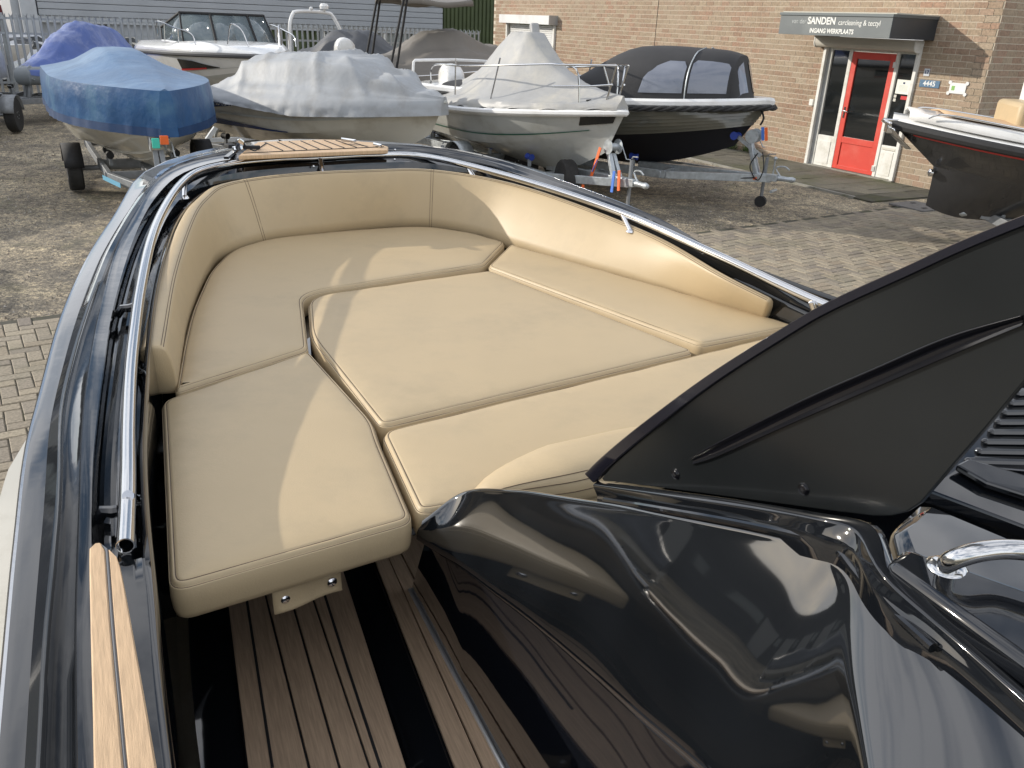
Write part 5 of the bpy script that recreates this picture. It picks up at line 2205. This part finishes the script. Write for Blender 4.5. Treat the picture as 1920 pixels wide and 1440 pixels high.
def fplank(left, right, mat=teakf, z=FZ, th=.012, name='floor_plank', n=2):
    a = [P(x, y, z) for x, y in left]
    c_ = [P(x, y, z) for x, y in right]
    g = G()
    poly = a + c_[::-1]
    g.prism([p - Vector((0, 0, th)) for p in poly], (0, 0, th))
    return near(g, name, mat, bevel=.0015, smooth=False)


# boards between caulk lines, photographed from above; the lines fan out
L0 = [(425, 1122), (463, 1440), (480, 1580)]
L1 = [(462, 1122), (488, 1290), (512, 1440)]
L1b = [(466, 1130), (497, 1240), (520, 1310), (580, 1440)]
# straight caulk lines on the floor plane: (top px, bottom px)
lines = [((424, 1118), (463, 1440)), ((499, 1120), (580, 1440)), ((544, 1115), (637, 1440)), ((583, 1110), (694, 1440)), ((650, 1085), (764, 1440))]
border = [((424, 1118), (463, 1440)), ((650, 1085), (764, 1440))]


def ext(a, c_, k0=-.6, k1=.45):
    A, B_ = P(a[0], a[1], FZ), P(c_[0], c_[1], FZ)
    return A + (A - B_) * -k0 * -1 if False else A.lerp(B_, k0), A.lerp(B_, 1 + k1)


fl = [ext(a, c_) for a, c_ in lines]
gap = .006
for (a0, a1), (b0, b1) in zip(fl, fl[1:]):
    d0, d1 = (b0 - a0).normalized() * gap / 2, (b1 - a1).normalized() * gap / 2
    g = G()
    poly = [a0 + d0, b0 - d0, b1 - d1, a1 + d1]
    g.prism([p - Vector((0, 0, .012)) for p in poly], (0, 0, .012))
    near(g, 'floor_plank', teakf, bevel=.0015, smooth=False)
# king-plank seams that cross the boards at a shallow angle
for a, c_ in (((462, 1120), (488, 1290)), ((488, 1290), (511, 1440)), ((607, 1110), (648, 1240)), ((648, 1240), (714, 1440))):
    g = G()
    g.beam(P(*a, FZ + .0005), P(*c_, FZ + .0005), .0065, .003)
    near(g, 'caulk_seam', caulkb)
g = G()
g.add([fl[0][0] + Vector((0, 0, -.009)), fl[-1][0] + Vector((0, 0, -.009)), fl[-1][1] + Vector((0, 0, -.009)), fl[0][1] + Vector((0, 0, -.009))], [(0, 1, 2, 3)])
near(g, 'caulk_bed', caulkb)
lines2 = [((712, 1075), (852, 1440)), ((757, 1110), (905, 1440)), ((800, 1130), (962, 1440)), ((860, 1130), (1030, 1440))]
fl2 = [ext(a, c_) for a, c_ in lines2]
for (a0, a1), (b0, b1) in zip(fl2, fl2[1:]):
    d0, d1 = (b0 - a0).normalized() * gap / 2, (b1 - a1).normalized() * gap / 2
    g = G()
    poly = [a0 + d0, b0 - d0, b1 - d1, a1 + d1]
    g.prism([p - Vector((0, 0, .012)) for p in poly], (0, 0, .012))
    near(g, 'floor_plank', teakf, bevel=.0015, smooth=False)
g = G()
g.tube([P(655, 1090, FZ + .004), P(775, 1440, FZ + .004)], .004, 6)
near(g, 'floor_groove', gel)
# locker front on the left below the side deck
a0, a1 = P(350, 1180, FZ), P(430, 1440, FZ)
d_ = (a1 - a0).normalized()
# ------------- seat base under the cushions
g = G()
sb_ = [P(318, 1120, 1.33), P(560, 1060, 1.33), P(775, 985, 1.33), P(1000, 900, 1.33), P(1560, 640, 1.33), P(1240, 515, 1.33), P(905, 430, 1.33), P(700, 425, 1.33), P(430, 470, 1.33), P(350, 600, 1.33), P(308, 760, 1.33)]
for p in sb_:
    p.z = 1.328
g.prism([p - Vector((0, 0, .03)) for p in sb_], (0, 0, .03))
near(g, 'seat_base', gel, bevel=.006, smooth=False)
g = G()
q = [P(330, 1125, 1.30), P(560, 1060, 1.30), P(775, 990, 1.30)]
q = [Vector((v.x, v.y, 1.30)) + AX * .45 for v in q]
g.grid([[v for v in q], [Vector((v.x, v.y, FZ - .02)) for v in q]])
near(g, 'seat_front_panel', gel, solid=.02)

# ------------- cushions
def rounded(pts, z):
    """pts: (px, py, radius in m)"""
    W3 = [P(x, y, z) for x, y, _ in pts]
    out = []
    n = len(pts)
    for i in range(n):
        r = pts[i][2]
        p, a, c_ = W3[i], W3[i - 1], W3[(i + 1) % n]
        if r <= 0:
            out.append(p)
            continue
        d1, d2 = (a - p), (c_ - p)
        t = min(max(r, .034), d1.length * .45, d2.length * .45)
        A, B_ = p + d1.normalized() * t, p + d2.normalized() * t
        m = 7
        for k in range(m + 1):
            u = k / m
            out.append(A * (1 - u) ** 2 + p * 2 * u * (1 - u) + B_ * u * u)
    # even spacing
    res = []
    for a, c_ in zip(out, out[1:] + out[:1]):
        L = (c_ - a).length
        m = max(1, int(L / .03))
        res += [a.lerp(c_, k / m) for k in range(m)]
    area = sum(a.x * c_.y - c_.x * a.y for a, c_ in zip(res, res[1:] + res[:1]))
    return res if area > 0 else res[::-1]


def inset(pts, d):
    n = len(pts)
    o = []
    for i in range(n):
        a, p, c_ = pts[i - 1], pts[i], pts[(i + 1) % n]
        t1, t2 = (p - a), (c_ - p)
        t1.z = t2.z = 0
        n1 = Vector((-t1.y, t1.x, 0)).normalized()
        n2 = Vector((-t2.y, t2.x, 0)).normalized()
        m = (n1 + n2)
        m = m.normalized() / max(.5, m.normalized().dot(n1)) if m.length > 1e-6 else n1
        o.append(p + m * d)
    return o


def cushion(name, label, pts, z=1.42, th=.09, seed=0, crown=.010):
    o_ = rounded(pts, z)
    ce = sum(o_, Vector()) / len(o_)
    root = thing(name, label, 'cushion', (ce.x, ce.y, z - th))
    g = G()
    prof = [(.012, -th), (.003, -th + .008), (0, -th + .02), (-.0015, -.045), (0, -.014), (.0015, -.0115), (.0030, -.0132), (.0042, -.0085), (.0075, -.0030), (.0112, -.0008), (.0132, -.0028), (.0152, -.0006), (.0205, .0014)]
    rings = []
    for d, dz in prof:
        rg = inset(o_, d)
        rings.append([Vector((p.x, p.y, z + dz + (.0012 * noise.noise((p.x * 9, p.y * 9, seed + dz * 30)) if dz > -.08 else 0))) for p in rg])
    g.rings(rings, caps=False)
    n = len(o_)
    last = rings[-1]
    base = len(g.v) - n
    # top surface
    x0, x1 = min(p.x for p in last), max(p.x for p in last)
    y0, y1 = min(p.y for p in last), max(p.y for p in last)
    vin = []
    poly2 = [(p.x, p.y) for p in last]
    h = .035
    x = x0
    while x < x1:
        y = y0
        while y < y1:
            if inpoly(x, y, poly2):
                dm = min((p.x - x) ** 2 + (p.y - y) ** 2 for p in last)
                if dm > (h * .75) ** 2:
                    vin.append((x, y, dm ** .5))
            y += h
        x += h
    co2 = [Vector(q) for q in poly2] + [Vector((a, b_)) for a, b_, _ in vin]
    vs, es, fs, ov, oe, of = geometry.delaunay_2d_cdt(co2, [], [list(range(n))], 1, 1e-6)
    v3 = []
    for i, v in enumerate(vs):
        src = ov[i][0] if ov[i] else -1
        if 0 <= src < n:
            v3.append(last[src])
        else:
            dm = vin[src - n][2] if src >= n else .1
            e = 1 - math.exp(-dm / .07)
            zz = z + .0016 + crown * .6 * e + .0022 * noise.noise((v.x * 5, v.y * 5, seed)) * e + .0012 * noise.noise((v.x * 14, v.y * 9, seed + 4)) * e
            v3.append(Vector((v.x, v.y, zz)))
    g.add(v3, [tuple(f) for f in fs])
    o = g.obj('cover', vinyl, root, world=True, angle=180)
    for d, dz, nm in ((.0028, -.0124, 'stitching'), (.0132, -.0021, 'stitching')):
        g = G()
        rg = [Vector((p.x, p.y, z + dz)) for p in inset(o_, d)]
        g.tube(rg, .0015, 4, closed=True)
        g.obj(nm, thread, root, world=True)
    return root


bowc = cushion('bow_cushion', 'large cream seat cushion wrapping round the bow inside the backrest', [(326, 733, .03), (343, 640, .2), (358, 582, .3), (392, 507, .3), (432, 468, .3), (500, 447, .3), (600, 436, .3), (700, 427, .3), (800, 422.5, .3), (892, 437, .2), (948, 454, .02), (908, 495, .03), (566, 549, .11), (578, 653, .02)], seed=1)
cenc = cushion('centre_cushion', 'cream filler cushion in the middle of the bow lounge', [(577, 555, .11), (700, 537, .5), (918, 506, .03), (1304, 657, .03), (714, 798, .04), (582, 630, .1)], seed=2)
sidc = cushion('side_cushion', 'narrow cream cushion along the right backrest', [(956, 457, .02), (1217, 530, .3), (1425, 588, .3), (1496, 611, .03), (1316, 646, .03), (914, 498, .03)], seed=3, crown=.008)
aftr = cushion('aft_cushion', 'long cream cushion beside the console, running under the black side wing', [(713, 807, .045), (1304, 664, .8), (1504, 614, .4), (1800, 640, .1), (1700, 760, .1), (1180, 880, .1), (950, 925, .1), (840, 950, .05), (783, 958, .02)], seed=4)
aftl = cushion('aft_cushion', 'nearest cream cushion at lower left with a snap strap on its front edge', [(302, 750, .035), (580, 656, .035), (700, 788, .05), (712, 826, .05), (776, 973, .035), (316, 1104, .045)], seed=5)
# hanging strap with two snaps on the near cushion
g = G()
s0, s1 = P(508, 1107, 1.328), P(636, 1062, 1.328)
e_ = (s1 - s0).normalized()
out_ = Vector((e_.y, -e_.x, 0))
if out_.y > 0:
    out_ = -out_
rows = []
for k, (dz, do) in enumerate(((.012, -.006), (0, .004), (-.025, .004), (-.05, .006), (-.056, .009))):
    rows.append([s0.lerp(s1, u / 8) + out_ * (do + .004 * math.sin(u * .8)) + Vector((0, 0, dz)) for u in range(9)])
g.grid(rows)
o = g.obj('strap', vinyl, aftl, world=True, solid=.0035)
for u in (.17, .86):
    c_ = s0.lerp(s1, u) + out_ * .006 + Vector((0, 0, -.028))
    g = G()
    g.lathe(c_, out_, [(.0115, 0), (.0115, .003), (.009, .0060), (.0045, .0075), (.0005, .0078)], 18)
    q = g.obj('snap_button', chrome, o)

# ------------- backrest
TOP = [(308, 650, 1.55), (333, 507, 1.585), (367, 407, 1.63), (392, 372, 1.648), (425, 349, 1.665), (500, 335, 1.685), (600, 326, 1.70), (700, 322, 1.70), (800, 321, 1.69), (925, 340, 1.665), (1050, 377, 1.64), (1217, 444, 1.59), (1342, 515, 1.545), (1437, 563, 1.50)]
BOT = [(331, 719, 1.42), (354, 594, 1.42), (392, 507, 1.42), (425, 474, 1.42), (500, 449, 1.42), (600, 437, 1.42), (700, 427, 1.42), (800, 423, 1.42), (892, 437, 1.42), (956, 457, 1.42), (1050, 484, 1.42), (1217, 529, 1.42), (1342, 565, 1.42), (1429, 590, 1.42)]
NB = 110
tp, bt_ = crv([P(*a) for a in TOP], NB), crv([P(*a) for a in BOT], NB)
br = thing('backrest_cushion', 'cream backrest cushion curving round the bow below the steel rail', 'cushion', tuple((tp[55] + bt_[55]) / 2))
ou = []
for i in range(NB):
    d = tp[min(NB - 1, i + 1)] - tp[max(0, i - 1)]
    ou.append(Vector((-d.y, d.x, 0)).normalized())
rings = []
for i in range(NB):
    t, b_, n = tp[i], bt_[i] + Vector((0, 0, -.03)), ou[i]
    s_ = i / (NB - 1)
    thk = lin([(0, .062), (.1, .06), (.5, .05), (.85, .045), (1, .04)], s_)
    wv = .0035 * noise.noise((i * .22, 0, 8)) + .002 * noise.noise((i * .8, 3, 8))
    mid = (t + b_) / 2 - n * (.010 + wv)
    q1 = t.lerp(b_, .25) - n * (.009 + wv)
    rings.append([b_, b_.lerp(t, .25) - n * (.007 - wv), mid, q1, t.lerp(b_, .06) - n * .004, t.lerp(b_, .02) - n * .001, t + n * .002, t + n * .004 + Vector((0, 0, .0015)), t + n * .008 + Vector((0, 0, .005)), t + n * thk * .5 + Vector((0, 0, .008)),
                  t + n * (thk - .012) + Vector((0, 0, .004)), t + n * thk + Vector((0, 0, -.006)), t + n * (thk + .004) + Vector((0, 0, -.03)), b_ + n * thk])
# rounded ends
def shrink(rg, k, dvec):
    c_ = sum(rg, Vector()) / len(rg)
    return [p.lerp(c_, k) + dvec for p in rg]


d0 = (tp[0] - tp[2]).normalized() * .012
d1 = (tp[-1] - tp[-3]).normalized() * .012
rings = [shrink(rings[0], .14, d0 * 1.0), shrink(rings[0], .04, d0 * .6)] + rings + [shrink(rings[-1], .05, d1 * .6), shrink(rings[-1], .16, d1)]
g = G()
g.rings(rings)
g.obj('cover', vinyl, br, world=True, angle=180)
for px in (6, ):
    g = G()
    g.tube([r_i[px] + Vector((0, 0, .0006)) for r_i in rings[2:-2]], .0011, 4)
    g.obj('stitching', thread, br, world=True)
g = G()
g.tube([r_i[8] + Vector((0, 0, .0004)) for r_i in rings[2:-2]], .0009, 4)
g.obj('stitching', thread, br, world=True)
for target in (P(456, 337, 1.675), P(801, 321, 1.69)):
    i = min(range(NB), key=lambda i: (tp[i] - target).length) + 2
    for k in (0, .28):
        a = [rings[i][j].lerp(rings[i + 1][j], k) for j in range(0, 10)]
        g = G()
        g.tube([p - ou[i - 2] * .0004 for p in a], .0010, 4)
        g.obj('seam', thread, br, world=True)

# cushion edge showing between backrest and liner at lower left
g = G()
q0, q1 = P(284, 700, 1.40), P(291, 930, 1.36)
# ------------- console seat bolster
g = G()
pc = [P(893, 928, 1.44), P(960, 908, 1.455), P(1040, 890, 1.465), P(1120, 872, 1.47), P(1220, 850, 1.47), P(1400, 830, 1.47)]
cl = crv(pc, 26)
bo = thing('bolster_cushion', 'small cream bolster between the console and the black side wing', 'cushion', tuple(pc[2]))
rings = []
for i, p in enumerate(cl):
    k = min(1, (i + .3) / 7) ** .5
    d = (cl[min(25, i + 1)] - cl[max(0, i - 1)]).normalized()
    n = Vector((-d.y, d.x, 0))
    a, bh = .085 * k, .055 * k
    rg = []
    for j in range(18):
        th_ = 2 * math.pi * j / 18
        cx, sy = math.cos(th_), math.sin(th_)
        rg.append(p + n * (a * abs(cx) ** .7 * (1 if cx > 0 else -1)) + Vector((0, 0, bh * abs(sy) ** .75 * (1 if sy > 0 else -1))))
    rings.append(rg)
g.rings(rings)
g.obj('cover', vinyl, bo, world=True, angle=180)
for j in (11, 10, 12):
    g = G()
    jj = {11: 7, 10: 8, 12: 9}[j]
    g.tube([r_i[jj] + (r_i[jj] - cl[i]).normalized() * .0006 for i, r_i in enumerate(rings)][1:], .0010, 4)
    g.obj('stitching', thread, bo, world=True)

# ------------- console
con = thing('x', None, None, tuple(P(1200, 1150, 1.4)))
con.name = 'console'
con.parent = sl_
con.matrix_parent_inverse = Matrix.Translation(sl_.location).inverted()


def inc(g, name, mats, **k):
    o = g.obj(name, mats, None, **k)
    o.parent = con
    o.matrix_parent_inverse = Matrix.Translation(con.location).inverted()
    return o


RID = [(790, 985, 1.40), (868, 932, 1.47), (960, 930, 1.56), (1100, 946, 1.67), (1250, 973, 1.76), (1420, 1006, 1.82), (1530, 1034, 1.85), (1576, 1110, 1.832), (1594, 1270, 1.795), (1620, 1440, 1.775), (1650, 1640, 1.76)]
LOW = [(781, 1002, 1.36), (850, 1046, 1.36), (930, 1100, 1.40), (1010, 1160, 1.44), (1100, 1236, 1.475), (1190, 1313, 1.51), (1270, 1380, 1.535), (1340, 1440, 1.557), (1420, 1510, 1.58), (1520, 1600, 1.60), (1640, 1720, 1.63)]
OUT_ = [(795, 975, 1.395), (872, 924, 1.465), (962, 922, 1.555), (1102, 938, 1.667), (1252, 964, 1.757), (1424, 997, 1.818), (1556, 1016, 1.855), (1672, 1106, 1.865), (1790, 1218, 1.865), (1930, 1356, 1.865), (2120, 1536, 1.865)]
rid, low, outr = [crv([P(*a) for a in t_], 60) for t_ in (RID, LOW, OUT_)]
# keep the corners in step: resample piecewise
def stepped(tab, n=6):
    pts = [P(*a) for a in tab]
    o = []
    for i in range(len(pts) - 1):
        for k in range(n):
            p0 = pts[i - 1] if i else pts[0] * 2 - pts[1]
            p1, p2 = pts[i], pts[i + 1]
            p3 = pts[i + 2] if i + 2 < len(pts) else p2 * 2 - p1
            t = k / n
            o.append(.5 * ((2 * p1) + (p2 - p0) * t + (2 * p0 - 5 * p1 + 4 * p2 - p3) * t * t + (3 * p1 - p0 - 3 * p2 + p3) * t ** 3))
    o.append(pts[-1])
    return o


rid, low, outr = stepped(RID), stepped(LOW), stepped(OUT_)
for lst in (rid, low, outr):
    for _ in range(14):
        zs_ = [p.z for p in lst]
        for i in range(1, len(lst) - 1):
            lst[i].z = (zs_[i - 1] + 2 * zs_[i] + zs_[i + 1]) / 4
n_ = len(rid)
g = G()
rows = []
for f in (0, .02, .10, .25, .45, .65, .82, .93, 1.0):
    r_1 = []
    for i in range(n_):
        p = low[i].lerp(rid[i], f)
        ed = (rid[i] - low[i])
        nn = ed.cross((rid[min(n_ - 1, i + 1)] - rid[max(0, i - 1)])).normalized()
        if nn.z < 0:
            nn = -nn
        bul = .018 * math.sin(math.pi * f ** .9) * min(1, ed.length * 3)
        r_1.append(p + nn * bul)
    rows.append(r_1)
for f in (.06, .2, .6, .94, 1):
    r_1 = []
    for i in range(n_):
        p = rid[i].lerp(outr[i], f)
        p.z += .010 * math.sin(math.pi * min(1, f * 1.1)) * (1 if f < .9 else 0)
        r_1.append(p)
    rows.append(r_1)
rows.append([p + Vector((0, 0, -.03)) for p in outr])
g.grid(rows)
inc(g, 'console_shell', gelc, sub=1, angle=180)
# return lip below the shell and the lower side down to the sole
FL = [(771, 1107), (790, 1150), (812, 1192), (834, 1235), (858, 1280), (882, 1320), (903, 1356), (946, 1440), (990, 1520), (1050, 1620), (1130, 1750)]
flp = stepped([(x, y, FZ) for x, y in FL])
fl0, fl1 = P(771, 1107, FZ), P(946, 1440, FZ)
fdir = (fl1 - fl0).normalized()
flo = []
for i, p in enumerate(low):
    q = Vector((p.x, p.y, FZ))
    flo.append(fl0 + fdir * max(0, (q - fl0).dot(fdir)) if i > 3 else fl0 + fdir * max(0, (q - fl0).dot(fdir)) * (i / 4))
g = G()
lip = [p + Vector((0, 0, -.012)) + (q - p).normalized() * .004 for p, q in zip(low, flo)]
lip2 = [l.lerp(q, .05) + Vector((.018, .009, -.008)) for l, q in zip(lip, flo)]
g.grid([low, lip, lip2])
inc(g, 'shell_lip', gel, angle=50)
g = G()
m1 = [l.lerp(q, .5) for l, q in zip(lip2, flo)]
g.grid([lip2, m1, flo])
inc(g, 'console_side', M('black_gelcoat_flat', (.006, .007, .010), .04, coat=1, spec=.9), angle=180)
g = G()
g.tube([fl0 + Vector((-.004, -.003, .004)), fl0 + fdir * 2.2 + Vector((-.004, -.003, .004))], .0055, 8)
inc(g, 'chrome_strip', M('bright_trim', (.85, .85, .85), .32, metal=.7))

# windscreen base mouldings
def strip(tab, r, mat, name, n=30):
    g = G()
    g.tube(crv([P(*a) for a in tab], n), r, 10)
    return inc(g, name, mat)


# plinth that carries the wing: an L shaped moulding
A1 = [(1112, 908, 1.685), (1250, 928, 1.775), (1400, 950, 1.84), (1540, 973, 1.89), (1595, 984, 1.90), (1614, 1002, 1.90), (1634, 1045, 1.90), (1668, 1092, 1.895), (1770, 1180, 1.885), (1930, 1322, 1.885), (2120, 1490, 1.885)]
A2 = [(1120, 930, 1.668), (1250, 950, 1.758), (1400, 974, 1.823), (1520, 996, 1.87), (1572, 1008, 1.882), (1596, 1030, 1.882), (1620, 1075, 1.882), (1655, 1118, 1.878), (1755, 1205, 1.870), (1915, 1348, 1.870), (2100, 1515, 1.870)]
A0 = [(1130, 895, 1.685), (1260, 912, 1.775), (1400, 930, 1.84), (1560, 955, 1.89), (1640, 968, 1.90), (1668, 990, 1.90), (1680, 1030, 1.90), (1700, 1075, 1.895), (1790, 1160, 1.885), (1945, 1295, 1.885), (2140, 1460, 1.885)]
a0_, a1_, a2_ = [crv([P(*q) for q in t_], 50) for t_ in (A0, A1, A2)]
g = G()
g.grid([[p + Vector((0, 0, -.03)) for p in a0_], a0_, [p.lerp(q, .92) for p, q in zip(a0_, a1_)], [p + Vector((0, 0, -.001)) for p in a1_], [p.lerp(q, .12) + Vector((0, 0, -.004)) for p, q in zip(a1_, a2_)],
        [p.lerp(q, .9) for p, q in zip(a1_, a2_)], a2_, [p + Vector((0, -.006, -.004)) for p in a2_], [p + Vector((0, -.012, -.03)) for p in a2_]])
inc(g, 'wing_plinth', gel, angle=180, sub=1)
strip([(1135, 938, 1.69), (1250, 957, 1.765), (1400, 984, 1.822), (1540, 1016, 1.862), (1570, 1030, 1.865), (1610, 1080, 1.865), (1650, 1124, 1.866), (1750, 1215, 1.868)], .006, gel, 'bead')

# the black side wing: a thick plate standing on the plinth
wo = P(1120, 903, 1.688)
wx = P(1640, 962, 1.902)
wd = (wx - wo)
wd.z = 0
wd.normalize()
wn = Vector((wd.y, -wd.x, 0))
if wn.y > 0:
    wn = -wn
wing = thing('x', None, None, tuple(wo))
wing.name = 'side_wing'
wing.parent = sl_
wing.matrix_parent_inverse = Matrix.Translation(sl_.location).inverted()


def inw(g, name, mats, **k):
    o = g.obj(name, mats, None, **k)
    o.parent = wing
    o.matrix_parent_inverse = Matrix.Translation(wing.location).inverted()
    return o


def WP(px, py, off=0):
    return PPL(px, py, wo + wn * off, wn)


face = [(1128, 897), (1150, 870), (1210, 818), (1330, 722), (1480, 626), (1560, 580), (1700, 516), (1800, 470), (1930, 418), (2060, 372), (2100, 500), (1985, 640), (1920, 716), (1850, 800), (1790, 868), (1750, 915), (1725, 944), (1700, 960), (1670, 967), (1635, 967), (1560, 958), (1400, 936), (1250, 916), (1150, 903), (1132, 902)]
fp_ = [WP(*q) for q in face]
g = G()
g.prism(fp_, -wn * .010)
inw(g, 'wing_panel', satin, bevel=.0015, smooth=False)
# raised outer edge along the top
tope = [(1097, 887), (1130, 855), (1200, 797), (1330, 701), (1480, 607), (1560, 562), (1700, 498), (1800, 452), (1930, 399), (2060, 352)]
topi = [(1113, 905), (1145, 873), (1206, 821), (1328, 727), (1478, 630), (1558, 584), (1700, 519), (1800, 473), (1930, 420), (2060, 374)]
te, ti = crv([WP(*q, .002) for q in tope], 60), crv([WP(*q, .004) for q in topi], 60)
g = G()
g.grid([[p - wn * .022 for p in te], te, [p + wn * .002 for p in [a.lerp(b_, .08) for a, b_ in zip(te, ti)]], [a.lerp(b_, .9) + wn * .001 for a, b_ in zip(te, ti)], [p - wn * .001 for p in ti], [p - wn * .012 for p in ti]])
g.add([te[0], ti[0], ti[0] - wn * .012, te[0] - wn * .022], [(0, 1, 2, 3)])
inw(g, 'edge_flange', M('black_edge', (.010, .010, .016), .22, coat=.2), angle=40)
# long groove
gu = [(1298, 858), (1330, 838), (1500, 752), (1640, 690), (1780, 630), (1918, 590)]
gl = [(1300, 870), (1345, 856), (1500, 788), (1640, 728), (1780, 668), (1918, 610)]
a_, c_ = crv([WP(*q, .0008) for q in gu], 40), crv([WP(*q, .0008) for q in gl], 40)
g = G()
g.grid([a_, [p.lerp(q, .35) - wn * .006 + wn * .0 for p, q in zip(a_, c_)], [p.lerp(q, .75) - wn * .003 for p, q in zip(a_, c_)], c_])
for r_i in (0,):
    pass
# the groove is a shallow trough: lift its rims slightly and its floor stays behind the face, so cut it as a proud moulding
g = G()
g.grid([a_, [p + wn * .004 for p in a_], [p.lerp(q, .12) + wn * .0045 for p, q in zip(a_, c_)], [p.lerp(q, .22) + wn * .0005 for p, q in zip(a_, c_)], [p.lerp(q, .80) + wn * .0005 for p, q in zip(a_, c_)], [p.lerp(q, .95) + wn * .003 for p, q in zip(a_, c_)], [p + wn * .003 for p in c_], c_])
inw(g, 'groove', slotm, angle=180)
for px, py in ((1267, 889), (1507, 917)):
    c2 = WP(px, py, .0)
    g = G()
    g.lathe(c2, wn, [(.0085, 0), (.0085, .001), (.0077, .0017), (.0069, .001), (.0065, .0007), (.0063, .0018), (.005, .0027), (.0025, .0029), (.0003, .0029)], 24)
    sc_ = inw(g, 'screw', slotm, angle=30)
    g = G()
    for k in range(3):
        an = k * math.pi / 3
        dv = wd * math.cos(an) + Vector((0, 0, 1)) * math.sin(an)
        g.beam(c2 + wn * .003 - dv * .0035, c2 + wn * .003 + dv * .0035, .0013, .0007)
    inw(g, 'screw_socket', blackrub)

# louvred panel behind the wing at the right
lo, lx, ly = P(1790, 870, 1.58), P(2120, 868, 1.62), P(1860, 690, 1.62)
la, lb = [(1798, 878), (1960, 960)], None
g = G()
z_ = 1.60


def LP(px, py, dz=0):
    q = P(px, py, 1.92 - (py - 800) * .0003)
    q.z += dz
    return q


g.prism([LP(1740, 905, -.03), LP(2100, 1040, -.03), LP(2150, 620, -.03), LP(1900, 620, -.03)], (0, 0, .02))
g.prism([LP(1792, 872, -.009), LP(1850, 905, -.009), LP(2150, 1000, -.009), LP(2150, 960, -.009), LP(1860, 872, -.009), LP(1815, 860, -.009)], (0, 0, .010))
inc(g, 'vent_panel', gel, bevel=.003, smooth=False)
for k in range(9):
    y0 = 858 - k * 18
    x0 = 1825 + k * 12 - (8 if k == 0 else 0)
    g = G()
    a, c3 = LP(x0, y0, -.006), LP(2150, y0 + 8 - k * 2, -.006)
    g.tube([a, c3], .0058, 8)
    g.ball(a, .0058, 8)
    inc(g, 'louvre', gel)
# rounded glossy forms and wedge box at the right edge
g = G()
bx0 = [(1660, 1052, 1.905), (1700, 1022, 1.91), (2150, 1180, 1.92), (2150, 1400, 1.905)]
q = [P(*v) for v in bx0]
g.prism([p - Vector((0, 0, .16)) for p in q], (0, 0, .16))
inc(g, 'handle_plinth', gel, bevel=.010)
g = G()
q = [P(*v) for v in ((1668, 985, 1.86), (1730, 930, 1.86), (1900, 1000, 1.86), (2150, 1100, 1.86), (2150, 1250, 1.86), (1700, 1080, 1.86))]
g.prism([p - Vector((0, 0, .1)) for p in q], (0, 0, .1))
inc(g, 'dash_moulding', gel, bevel=.02)
g = G()
hh = crv([P(1775, 1066, 1.91), P(1783, 1052, 1.93), P(1830, 1036, 1.945), P(1890, 1030, 1.95), P(1960, 1040, 1.955), P(2060, 1080, 1.955)], 30)
g.tube(hh, .0105, 16)
g.lathe(P(1775, 1068, 1.906), (0, 0, 1), [(.022, 0), (.021, .004), (.015, .008)], 18)
inc(g, 'grab_handle', steel, angle=60)
# a plain trailer frame carries the near boat
tn = trailer('boat_trailer', 'galvanised trailer mostly hidden under the glossy black boat in the foreground', (-.35, 2.2, 0), math.atan2(AX.y, AX.x), 6.6, 1.5, .22, -1.2, .6, galv, .26, post=False, rollers=False)
